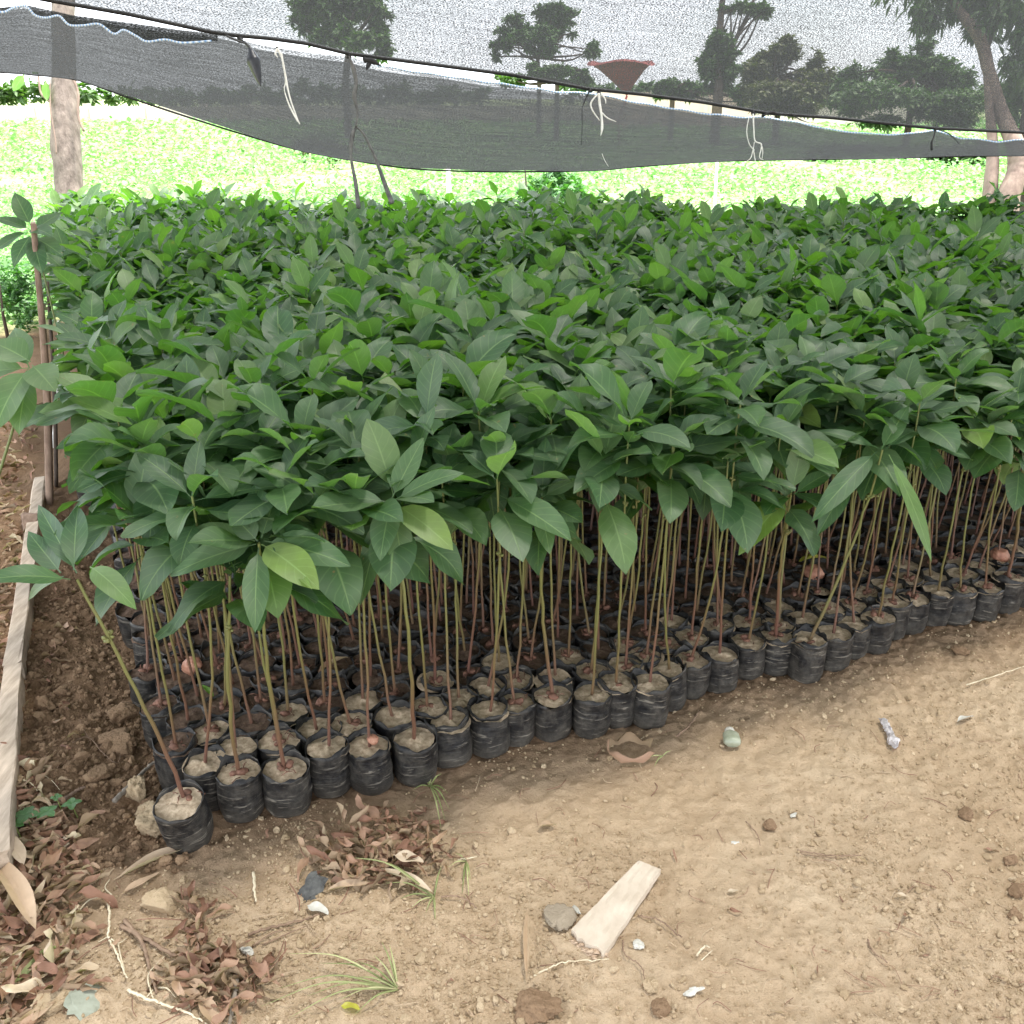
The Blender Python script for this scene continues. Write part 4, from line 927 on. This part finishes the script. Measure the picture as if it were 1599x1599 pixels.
side_seedling('seedling with dark spread leaves around the tall stake tip at the left', (130, 700), 3.6, (48, 355), [((48, 352), (24, 305), .07, 0, .1, .25), ((46, 358), (-2, 345), .06, 0, .4, .3), ((44, 362), (-6, 395), .07, 0, .4, .45), ((50, 365), (25, 412), .07, -.05, .4, .3), ((52, 370), (90, 400), .07, -.05, .4, .3), ((54, 360), (95, 335), .07, .05, .3, .4), ((52, 372), (62, 425), .07, -.1, .4, .35), ((50, 358), (75, 372), .07, -.12, .4, .4)], 91)

# ------------------------------------------------------------ things on the ground
def at(px, py, dz=0.):
    p = gz(px, py, 0.); 
    for _ in range(3): p = gz(px, py, float(hsoil(p[0], p[1])) + .004)
    p[2] += dz; return p
# clods and stones
def clod(px, py, rp, label, m='clod', sq=(1, .9, .65), seed=0, cat='clod', name='soil_clod', group='clods of dry soil'):
    p = at(px, py); k = proj(p)[2] / FPX; r_ = rp * k; v, f = lump(4, seed, .16)
    v = v * (1 + .05 * vnoise(v[:, 0] * 4 + seed, v[:, 1] * 4 + v[:, 2] * 3, .6, seed))[:, None]
    o = build(name, (v * sq * r_) @ rotm(0, 0, seed).T + [0, 0, r_ * sq[2] * .45], f, M[m], None, rnd=np.full(len(v), .5), loc=p); tag(o, label, cat, group)
for i, a in enumerate([(835, 1577, 34, 'dark crumbly clod at the bottom edge below the grass tuft', 'clod_brown', (1, .8, .5)), (871, 1437, 25, 'round flat grey brown stone left of the cut plank', 'stone_grey', (1, 1, .4)), (238, 1290, 27, 'pale clod against the leaning bag, lower one', 'clod', (1.2, 1, .7)), (229, 1272, 15, 'round pale clod on top of the lower pale clod', 'clod', (1, 1, .9)), (217, 1245, 20, 'upright clod behind the leaning bag', 'clod', (.8, .7, 1.1)), (187, 1168, 26, 'big brown clod beside the grey stick left of the bags', 'clod_brown', (1, 1, .8)), (70, 1108, 17, 'lumpy clod on the mound near the edging board', 'clod_brown', (1.1, .9, .8)), (192, 1122, 20, 'brown clod next to the second row of bags', 'clod_brown', (1.3, .9, .7)), (152, 1215, 16, 'small brown clod above the weeds', 'clod_brown', (1, 1, .8)), (255, 1415, 26, 'flat grey clod above the dry leaf cluster', 'clod', (1.2, .9, .5)), (82, 1572, 26, 'angular pale clod at the lower left among dry leaves', 'clod', (1.2, 1, .6)), (1418, 1272, 0, '', 'clod', 1), (1507, 1274, 10, 'small dark clod at right, upper', 'clod_brown', (1, 1, .8)), (1575, 1346, 11, 'brown clod at the right picture edge', 'clod_brown', (1, 1, .8)), (1586, 1394, 12, 'brown clod at the right picture edge, below another', 'clod_brown', (1, 1, .8)), (1583, 1432, 11, 'lowest of three brown clods at the right edge', 'clod_brown', (1, 1, .8)), (1204, 1292, 9, 'small brown clod right of the pink scrap', 'clod_brown', (1, 1, .8)), (1030, 1576, 16, 'clod at the bottom edge right of the dark crumbly one', 'clod_brown', (1, 1, .6)), (1015, 1540, 12, 'small clod just above the bottom middle', 'clod', (1, 1, .8)), (1500, 1020, 11, 'clod of soil in front of the bags at the right', 'clod_brown', (1.2, 1, .6)), (700, 1275, 0, '', 'clod', 1)]):
    if a[2]: clod(a[0], a[1], a[2], a[3], a[4], a[5], i + 3)
# loose crumbs: nobody could count them
A = Acc(); A2 = Acc(); r = np.random.default_rng(77)
LS = [lump(1, 400 + i, .2) for i in range(8)]; LS0 = [lump(0, 500 + i, .2) for i in range(8)]
n = 0
while n < 46000:
    px, py = r.uniform(-450, 2150), r.uniform(880, 1720)
    p = gz(px, py, 0); x, y = p[0], p[1]
    if y > front_y(x) - .03 and x > left_x(y) - .05: continue
    dens = .25 + .75 * sm(-.1, .5, vnoise(x, y, .22, 80) + .4 * (px > 1300) + .3 * (px < 500))
    left = (x < left_x(y) - .03) and y > 1.5
    if not left and r.random() > dens * (.35 + .65 * sm(900, 1500, py)): continue
    s = np.clip(r.lognormal(math.log(.0021 if not left else .004), .5), .001, .014 if not left else .022); big = s > .006
    v, f = (LS if big else LS0)[r.integers(8)]
    z = float(hsoil(x, y)) + float(fine(x, y)) + s * .35
    (A2 if left else A).add((v * s * [1, r.uniform(.7, 1), r.uniform(.55, .9)]) @ rotm(r.uniform(0, 6), 0, r.uniform(0, 6)).T + [x, y, z], f, None, r.random()); n += 1
tag(A.obj('soil_crumbs', M['clod'], smooth=False), 'loose crumbs of dry pale soil strewn over the bare ground', 'soil', kind='stuff')
tag(A2.obj('soil_crumbs', M['clod_brown'], smooth=False), 'rough brown soil crumbs heaped between board and bags', 'soil', kind='stuff')

# dry leaves
def curled(p, az, L, W, seed, rn, curl=1.0, lift=.006):
    r = np.random.default_rng(seed); el = r.normal() * .16 + .04
    d = np.array([math.cos(az) * math.cos(el), math.sin(az) * math.cos(el), math.sin(el)])
    v, f, u = leaf_mesh(np.asarray(p) + [0, 0, lift], d, (r.normal() * .8, r.normal() * .8, 1), L, W, r.uniform(-1.0, 1.3), curl * r.uniform(.5, 1.4), r.normal() * 1.8, .32, 9, 5, .08, seed)
    return v, f, u
def litter(name, label, region, count, seed, Lr=(.05, .11), rnr=(.0, .75), stack=.02):
    """region(px,py)->weight in photo pixels; leaves lie on the ground there"""
    r = np.random.default_rng(seed); A = Acc(); n = 0
    while n < count:
        px, py = r.uniform(region[0], region[2]), r.uniform(region[1], region[3])
        if region[4](px, py) < r.random(): continue
        p = at(px, py); L = r.uniform(*Lr); A.add(*curled(p, r.uniform(0, 6.28), L, L * r.uniform(.2, .42), seed * 1000 + n, 0, lift=r.uniform(.004, stack)), min(1, max(0, r.uniform(*rnr)))); n += 1
    for q in range(count // 8):
        px, py = r.uniform(region[0], region[2]), r.uniform(region[1], region[3])
        if region[4](px, py) < r.random(): continue
        p = at(px, py, .008); az = r.uniform(0, 6.28); L = r.uniform(.03, .09); e = p + [math.cos(az) * L, math.sin(az) * L, r.uniform(-.004, .012)]
        A.add(*tube(spline([p, (p + e) / 2 + r.normal(size=3) * .006, e], 6), .0012, 4), r=.3)
    return tag(A.obj(name, M['dry']), label, 'leaf litter', kind='stuff')
def ell(cx, cy, rx, ry): return lambda x, y: float(((x - cx) / rx) ** 2 + ((y - cy) / ry) ** 2 < 1)
litter('leaf_litter', 'thick brown leaf litter in the lower left corner', (-60, 1200, 150, 1640, lambda x, y: float(x < 40 + 95 * math.sin((y - 1200) / 440 * 3.0) ** .6 * (1 if y < 1560 else .5))), 420, 5, (.035, .08), (.1, 1.0))
litter('leaf_litter', 'thin scatter of dry leaves along the edging board', (20, 900, 130, 1290, lambda x, y: .8 * (x < 110 - (1290 - y) * .05)), 60, 6, (.03, .07), stack=.012)
litter('leaf_litter', 'bark brown litter left of the edging board', (-60, 640, 60, 1200, lambda x, y: float(x < 62 - (y - 690) * .13)), 380, 7, (.03, .08), (.0, .95))
litter('leaf_litter', 'heap of curled reddish brown leaves in front of the bags', (475, 1285, 715, 1400, ell(592, 1343, 112, 50)), 130, 8, (.035, .075), (.1, .8), .028)
litter('leaf_litter', 'thin upper scatter of brown leaf scraps below the bag row', (560, 1255, 680, 1310, ell(620, 1285, 55, 24)), 40, 9, (.02, .045), (.1, .5), .01)
litter('leaf_litter', 'bunch of folded brown leaves at lower left centre', (250, 1490, 415, 1585, ell(335, 1535, 80, 46)), 85, 10, (.035, .075), (.1, .8), .02)
litter('leaf_litter', 'narrow column of hanging brown leaves above the folded bunch', (285, 1395, 335, 1515, ell(308, 1455, 22, 58)), 30, 11, (.035, .065), (.1, .6), .012)
litter('leaf_litter', 'few dry scraps scattered on the bare ground', (150, 1310, 1599, 1599, lambda x, y: .5), 46, 12, (.012, .03), (.3, .95), .005)
def big_leaf(name, label, a, b, W, m, droop=.3, fold=.6, tw=.3, seed=0, rn=.6, lift=.006, cat='dry leaf', group='single fallen leaves'):
    p0 = at(*a, lift); p1 = at(*b, lift); d = p1 - p0; L = np.linalg.norm(d); dn = d / L + np.array([0, 0, droop * .45])
    v, f, u = leaf_mesh(p0, dn, (0, .15, 1), L, W, droop, fold, tw, .07, 16, 7, .05, seed)
    o = build(name, v - p0, f, M[m], None, u, np.full(len(v), rn), loc=p0); tag(o, label, cat, group)
big_leaf('fallen_leaf', 'long pale rolled leaf lying below the leaning bag', (178, 1378), (312, 1322), .034, 'pale', .25, .9, .2, 1, .3)
big_leaf('fallen_leaf', 'large pale tan husk at the left edge, upper', (-5, 1362), (62, 1468), .055, 'pale', .3, .8, .3, 2, .1, .035)
big_leaf('fallen_leaf', 'cream scrap of leaf near the weeds at the left edge', (10, 1325), (42, 1365), .04, 'pale', .3, .4, .3, 3, .9, .03)
big_leaf('fallen_leaf', 'pinkish tan leaf lying under the long pale rolled leaf', (190, 1400), (258, 1365), .022, 'dry', .2, .5, .2, 4, .78)
big_leaf('fallen_leaf', 'brown leaf with pale middle left of the rolled leaf', (100, 1395), (162, 1362), .02, 'dry', .2, .6, .2, 5, .68)
big_leaf('fallen_leaf', 'olive green and brown leaf among the corner litter', (98, 1478), (28, 1535), .026, 'grass', .2, .7, .1, 6, .15)
big_leaf('fallen_leaf', 'pale tan leaf at the lower left of the curled heap', (505, 1396), (590, 1385), .028, 'pale', .35, .7, .2, 7, .2)
big_leaf('fallen_leaf', 'cream rolled leaf at the lower right of the curled heap', (588, 1365), (676, 1400), .028, 'pale', .3, .9, .2, 8, .9, .012)
big_leaf('fallen_leaf', 'pinkish white leaf on top of the curled heap', (615, 1352), (660, 1362), .035, 'pale', .1, .3, .0, 9, 1., .028)
big_leaf('fallen_leaf', 'small white leaf beneath the grey rag', (480, 1418), (512, 1430), .03, 'white', .2, .4, .2, 10, 1.)
big_leaf('fallen_leaf', 'tiny bright yellow leaf at the bottom left of centre', (533, 1575), (562, 1580), .022, 'leaf_yellow', .3, .4, .5, 11, .5)
big_leaf('fallen_leaf', 'upright dry curled leaf left of the grey stone', (822, 1535), (824, 1425), .018, 'pale', .2, 1.0, .6, 12, .0)
big_leaf('fallen_leaf', 'torn brown leaf at the bottom left beside the dark stick', (312, 1560), (345, 1615), .03, 'dry', .2, .5, .3, 13, .8)
big_leaf('fallen_leaf', 'small yellow leaf on bare ground below the plank level', (1135, 1396), (1152, 1394), .011, 'pale', .1, .3, .1, 14, .9)
big_leaf('fallen_leaf', 'little pale leaf on bare ground at lower right', (1398, 1398), (1418, 1404), .010, 'pale', .1, .3, .1, 15, .9)
big_leaf('fallen_leaf', 'pink brown scrap on the ground between heap and plank', (840, 1296), (868, 1292), .026, 'pale', .4, .6, .6, 16, .0)
big_leaf('fallen_leaf', 'white flower petal scrap at the upper right of the bare ground', (1494, 1130), (1518, 1122), .02, 'white', .4, .6, .5, 17, 1.)
big_leaf('fallen_leaf', 'bright green yellow leaf lying on the bags at right', (1240, 930), (1285, 925), .05, 'leaf_yellow', .5, .5, .5, 18, .2, .12)
big_leaf('fallen_leaf', 'small green leaf lying between bags at lower left', (325, 1130), (342, 1148), .016, 'leaf_bright', .2, .4, .1, 19, .9, .115)
big_leaf('fallen_leaf', 'curled dry brown leaf caught on the bags in front', (503, 1110), (545, 1085), .035, 'dry', .4, .9, .6, 20, .6, .115)
# dry torn bag ring in front of the row
rb_ = at(985, 1180); A = Acc()
an = np.linspace(.4, 5.9, 30); k = proj(rb_)[2] / FPX
ringv = np.array([[math.cos(a) * 34 * k, math.sin(a) * 26 * k, .004 + .008 * abs(math.sin(3 * a))] for a in an]); top = ringv * [1.12, 1.12, 1] + np.array([[0, 0, .018 + .008 * math.sin(5 * a)] for a in an])
V = np.concatenate([ringv, top, top * [.92, .92, 1.05]]); o = build('dry_leaf_ring', V, grid_faces(3, 30), M['dry'], None, np.zeros((90, 2)), np.full(90, .55), loc=rb_); tag(o, 'dry brown leaf strip curled in a ring on the ground before the bags', 'dry leaf')

# twigs and roots
def twig(label, px, r0, m='twig', name='dry_twig', group='dry twigs on the ground', branches=(), lift=.004, sides=6):
    b = at(*px[0], lift); P = spline([at(x, y, lift + .004 * (i % 2)) for i, (x, y) in enumerate(px)], 8 * len(px)); t = Acc()
    n = len(P); r_ = np.random.default_rng(int(px[0][0])); P = P + r_.normal(size=P.shape) * .0008
    t.add(*tube(P - b, np.linspace(r0, r0 * .55, n), sides))
    for br in branches:
        Q = spline([at(x, y, lift + .003 * (i % 2)) for i, (x, y) in enumerate(br)], 7 * len(br)); t.add(*tube(Q - b, np.linspace(r0 * .6, r0 * .25, len(Q)), 5))
    V = np.concatenate(t.V); q = [f for f in t.F if f.shape[1] == 4]; tr = [f for f in t.F if f.shape[1] == 3]
    o = build(name, V, [np.concatenate(q), np.concatenate(tr)], M[m], None, loc=b); tag(o, label, 'twig', group)
twig('thick grey stick slanting between clods and the leaning bag', [(180, 1262), (205, 1240), (232, 1210), (258, 1192)], .006, 'wood_grey', lift=.02)
twig('long brown curved stick lying on the mound above the weeds', [(60, 1285), (95, 1262), (120, 1242), (135, 1238)], .005, 'stake', lift=.012)
twig('branching bone white root running down the lower left', [(170, 1405), (172, 1440), (170, 1465), (182, 1490), (195, 1520), (200, 1532)], .0026, 'root', 'pale_root', 'pale roots', [[(170, 1465), (185, 1477), (198, 1468)], [(185, 1477), (190, 1500), (195, 1515)], [(170, 1400), (140, 1410), (120, 1432), (113, 1455), (120, 1478)], [(175, 1400), (165, 1390), (172, 1375)], [(170, 1465), (155, 1475)]])
twig('white forked root along the bottom left edge', [(200, 1548), (225, 1562), (260, 1572), (290, 1585), (330, 1604)], .003, 'root', 'pale_root', 'pale roots', [[(240, 1563), (232, 1530), (245, 1508), (258, 1498)], [(248, 1545), (262, 1548), (275, 1560)], [(298, 1588), (296, 1555), (308, 1525), (342, 1508)], [(225, 1565), (240, 1550)]])
twig('straight brown stick pointing down to the right at lower left', [(195, 1440), (222, 1475), (236, 1520), (246, 1555)], .0045)
twig('long tan stick slanting towards the folded leaf bunch', [(190, 1448), (240, 1478), (290, 1505), (325, 1518)], .0045)
twig('dark rough stick upright at the bottom left', [(372, 1520), (366, 1560), (358, 1605)], .0055, 'wood_grey')
twig('split pale bark strip below the grey rag', [(388, 1462), (430, 1452), (470, 1440), (500, 1432)], .003, 'twig', branches=[[(395, 1480), (425, 1462), (460, 1450)], [(410, 1478), (450, 1462), (485, 1446)]])
twig('short straight straw standing out on bare ground', [(396, 1365), (400, 1412)], .0035, 'root')
twig('curved reddish twig at the foot of the bags in the middle', [(1056, 1152), (1075, 1138), (1092, 1112)], .003, 'twig')
twig('pale straw at the right edge of the bare ground', [(1508, 1072), (1545, 1062), (1599, 1042)], .002, 'root')
twig('dark thin twig curving under the plank', [(995, 1432), (1030, 1442), (1055, 1460), (1065, 1468)], .0018, 'twig')
twig('dark thin twig curling below the plank to the bottom', [(972, 1470), (976, 1495), (1000, 1510), (1006, 1535)], .0016, 'twig')
twig('pale straw lying under the lower end of the plank', [(835, 1525), (880, 1508), (950, 1500)], .0018, 'root')
twig('two thin crossing twigs in the middle of the bare ground', [(1246, 1330), (1290, 1340), (1345, 1338)], .0018, 'twig', branches=[[(1250, 1335), (1300, 1343), (1340, 1335)]])
twig('dark bent twig in the lower middle right', [(1355, 1470), (1362, 1490), (1385, 1505)], .002, 'twig')
twig('small twig right of the pink scrap', [(1165, 1285), (1180, 1305), (1188, 1322)], .0016, 'twig')
twig('pale bent straws near the bottom centre', [(1087, 1495), (1100, 1482), (1108, 1483)], .002, 'root', branches=[[(1095, 1502), (1112, 1488)]])
twig('thin twig leading from the curled heap to the right', [(690, 1402), (720, 1406), (745, 1420)], .002, 'twig')
twig('thin straw between heap and bag row', [(715, 1345), (745, 1342)], .0018, 'root')
twig('fine root on the mound beside the leaning seedling', [(115, 1165), (140, 1160), (165, 1185), (185, 1200), (190, 1180)], .0014, 'twig', branches=[[(140, 1160), (125, 1130)], [(165, 1165), (195, 1160)]], lift=.012)
twig('pale straw bundle on the mound next to the board', [(28, 1222), (50, 1232), (60, 1242)], .0018, 'root', branches=[[(25, 1235), (55, 1242)], [(50, 1205), (80, 1225), (95, 1240)]], lift=.012)
r = np.random.default_rng(31)
A = Acc()
for q in range(260):                                     # hair-thin straw and root bits everywhere
    px, py = r.uniform(100, 1599), r.uniform(1120, 1599); p = at(px, py, .003)
    if p[1] > front_y(p[0]) - .05: continue
    az = r.uniform(0, 6.28); L = r.uniform(.01, .06); e = p + [math.cos(az) * L, math.sin(az) * L, 0]; mm = (p + e) / 2 + [r.normal() * .006, r.normal() * .006, .003]
    A.add(*tube(spline([p, mm, e], 6), r.uniform(.0004, .0011), 4), r=r.choice([.25, .5, .9]))
tag(A.obj('straw_bits', M['dry']), 'hair thin straw and root bits strewn on the bare soil', 'straw', kind='stuff')

# the cut plank
c = [gz(997, 1343, .03), gz(1032, 1357, .024), gz(944, 1489, .016), gz(891, 1452, .016)]
o3 = sum(c) / 4; n = 14; L1 = [c[0] + (c[3] - c[0]) * t for t in np.linspace(0, 1, n)]; R1 = [c[1] + (c[2] - c[1]) * t for t in np.linspace(0, 1, n)]
r = np.random.default_rng(3); V = []; m_ = 9
for i in range(n):
    for jx in range(m_):
        s = jx / (m_ - 1); p = L1[i] * (1 - s) + R1[i] * s
        if i == n - 1: p = p + (c[3] - c[0]) / np.linalg.norm(c[3] - c[0]) * r.uniform(-.004, .006)
        if jx in (0, m_ - 1): p = p + (R1[i] - L1[i]) * r.normal() * .008 * (0 < i < n - 1)
        V.append(p + [0, 0, .0006 * r.normal()])
Vt = np.array(V) - o3; Vb = Vt - [0, 0, .014]; k = len(Vt); edge = [i * m_ for i in range(n)] + [(n - 1) * m_ + j for j in range(1, m_)] + [i * m_ + m_ - 1 for i in range(n - 2, -1, -1)] + [j for j in range(m_ - 2, 0, -1)]
e = np.array(edge); e2 = np.roll(e, -1); F = [grid_faces(n, m_), grid_faces(n, m_)[:, ::-1] + k, np.stack([e, e2, e2 + k, e + k], -1)]
t = build('cut_plank', np.vstack([Vt, Vb]), F, M['plank'], None, smooth=False, loc=o3); tag(t, 'short pale offcut of plank with a broken lower end lying on bare soil', 'plank')
A = Acc(); dl = (c[3] - c[0]) / np.linalg.norm(c[3] - c[0])
for q in range(60):
    s = r.random(); p = c[3] * (1 - s) + c[2] * s - o3 + dl * r.uniform(-.006, .014) - [0, 0, r.uniform(.006, .015)]
    v, f = LS0[q % 8]; A.add(v * [.007, .004, .002] * r.uniform(.5, 1.2) + p, f)
A.obj('broken_end', M['fibre'], t)
# small litter
def scrap(name, label, px, py, rp, m, seed, sq=(1, .7, .35), cat='scrap', group=None, rough=.25):
    p = at(px, py); k = proj(p)[2] / FPX * rp; v, f = lump(2, seed, rough); v = v * (1 + .22 * vnoise(v[:, 0] * 5 + seed, v[:, 1] * 5 + v[:, 2], 1, seed))[:, None]; o = build(name, (v * sq * k) @ rotm(.2, .2, seed).T + [0, 0, k * sq[2] * .7], f, M[m], None, smooth=False, loc=p); tag(o, label, cat, group)
scrap('white_scrap', 'white flake on the soil just right of the plank foot', 997, 1477, 13, 'white', 1, group='pale flakes on the soil')
scrap('white_scrap', 'white sliver sticking out at the left side of the plank', 900, 1422, 10, 'white', 2, (1.3, .4, .3), group='pale flakes on the soil')
scrap('white_scrap', 'small white flake in the middle of the bare ground', 1146, 1317, 7, 'white', 3, group='pale flakes on the soil')
scrap('white_scrap', 'tiny white flake above the middle of the bare ground', 1238, 1274, 6, 'white', 4, group='pale flakes on the soil')
scrap('white_scrap', 'narrow cream flake near the bottom edge, right of centre', 1082, 1548, 11, 'white', 5, (.5, 1.4, .3), group='pale flakes on the soil')
scrap('white_scrap', 'round cream chip on top of the folded leaf bunch', 388, 1488, 12, 'white', 9, (1, .8, .5), group='pale flakes on the soil')
scrap('grey_rag', 'small dark grey rag at the left of the curled leaf heap', 488, 1390, 22, 'slate', 6, (.7, 1.2, .35), 'rag')
scrap('teal_wrapper', 'faded pale green wrapper scrap near the bottom left corner', 135, 1567, 27, 'paper_teal', 7, (1, .9, .12), 'wrapper')
scrap('blue_fleck', 'tiny blue plastic fleck on the brown mound', 118, 1054, 6, 'blue', 8, (1.2, .5, .4), 'plastic fleck')
# crushed green plastic bottle neck
p = at(1143, 1168); k = proj(p)[2] / FPX; t = empty('plastic_container', p, 'small crushed green plastic container with a white cap before the bags', 'container')
d = at(1135, 1132) - p; d /= np.linalg.norm(d); P = [-d * 3 * k, d * 2 * k, d * 22 * k, d * 27 * k, d * 30 * k]; P = [q + np.array([0, 0, .012]) for q in P]
v, f, u = tube(P, [11 * k, 14 * k, 13 * k, 7 * k, 6 * k], 10); v[:, 2] = .002 + (v[:, 2] - v[:, 2].min()) * .6; build('body', v, f, M['plastic_green'], t)
v, f, u = tube([d * 30 * k + [0, 0, .010], d * 36 * k + [0, 0, .010]], [8 * k, 8 * k], 10); build('cap', v, f, M['white'], t)
# crumpled wrapper
p = at(1390, 1150); k = proj(p)[2] / FPX; A = Acc(); r = np.random.default_rng(8); P = [at(1376, 1126, .006) - p, at(1384, 1140, .012) - p, at(1392, 1156, .008) - p, at(1397, 1172, .01) - p]
v, f, u = tube(spline(P, 16), np.interp(np.linspace(0, 1, 16), [0, .3, .6, .8, 1], [.006, .009, .007, .014, .004]), 9); v += r.normal(size=v.shape) * .0022; o = build('crumpled_wrapper', v, f, M['foil'], None, smooth=False, loc=p); tag(o, 'crumpled grey and white wrapper twisted on the soil at right', 'wrapper')

# weeds and grass
t0 = at(75, 1290); t = empty('clover_weed', t0, 'small green round leaved weed growing through the litter at left', 'weed'); A = Acc()
for ci, (cx, cy, s) in enumerate(((45, 1290, 20), (78, 1285, 16), (116, 1272, 14), (28, 1305, 14), (8, 1290, 12), (92, 1262, 9))):
    cpt = at(cx, cy, .03); k = proj(cpt)[2] / FPX
    build('stalk', *tube(spline([at(cx + 10, cy + 14, -.005) - t0, cpt - t0 - [0, 0, .004]], 5), .0012, 5)[:2], M['petiole'], t)
    for q in range(4):
        az = q * 1.57 + ci; dq = np.array([math.cos(az), math.sin(az), .15]); A.add(*leaf_mesh(cpt - t0, dq, (0, 0, 1), s * k * 1.05, s * k * .85, .4, .15, 0, .03, 7, 5, .05, q), .6)
A.obj('foliage', M['weed'], t)
def grass(label, root, tips, seed, m='grass'):
    b = at(*root); A = Acc(); r = np.random.default_rng(seed)
    for q, (x, y, h) in enumerate(tips):
        e = at(x, y, h) - b; mid = e * .5 + np.array([0, 0, np.linalg.norm(e) * .16]); P = spline([np.zeros(3), mid, e], 12)
        wv = np.interp(np.linspace(0, 1, 12), [0, .4, 1], [.0016, .0022, .0003]); A.add(*tube(P, wv, 4), r=r.uniform(.05, .9))
    o = A.obj('grass_tuft', M[m]); o.location = b; tag(o, label, 'grass tuft', 'dry grass tufts')
grass('sprawling pale green grass tuft near the bottom left of centre', (622, 1545), [(408, 1578, .01), (450, 1495, .01), (500, 1510, .01), (530, 1568, .01), (555, 1590, .01), (598, 1490, .03), (585, 1510, .03), (430, 1548, .005), (545, 1540, .02), (560, 1520, .03), (610, 1500, .04), (450, 1590, .0), (480, 1555, .0)], 1)
grass('grass tuft with long dry blades at the foot of the bags', (672, 1228), [(695, 1285, .01), (702, 1275, .02), (690, 1300, .0), (645, 1245, .02), (660, 1215, .05), (678, 1205, .07), (690, 1230, .04), (700, 1250, .02), (650, 1222, .03)], 2)
grass('thin dry grass blades trailing below the curled leaf heap', (678, 1400), [(560, 1352, .02), (600, 1385, .01), (640, 1420, .0), (665, 1425, .0), (620, 1405, .0), (680, 1442, .0), (540, 1350, .02), (690, 1370, .03)], 3)
grass('dry straw tuft at the right of the curled leaf heap', (728, 1345), [(732, 1400, .0), (735, 1380, .01), (700, 1360, .01), (722, 1395, .0), (712, 1338, .01)], 4)
grass('small dry grass sprig on the ground in front of the bags', (1035, 1110+70), [(1048, 1175, .005), (1000, 1195, .005), (1020, 1200, .0)], 5)
# bare avocado seeds lying on the bags
for lab, (px, py), rp in (('rosy brown avocado seed on the bags at lower left', (299, 1040), 15), ('reddish avocado seed on the bags right of centre', (1271, 895), 15), ('tan avocado seed on the bags at the right edge', (1561, 866), 14), ('half buried brown avocado seed on a front bag', (582, 1155), 9)):
    p = gz(px, py, .12); k = proj(p)[2] / FPX * rp; v, f = lump(3, int(px), .03); o = build('avocado_seed', v * k * [1, 1, .9], f, M['seed_red'], None, loc=p); tag(o, lab, 'seed', 'bare avocado seeds')
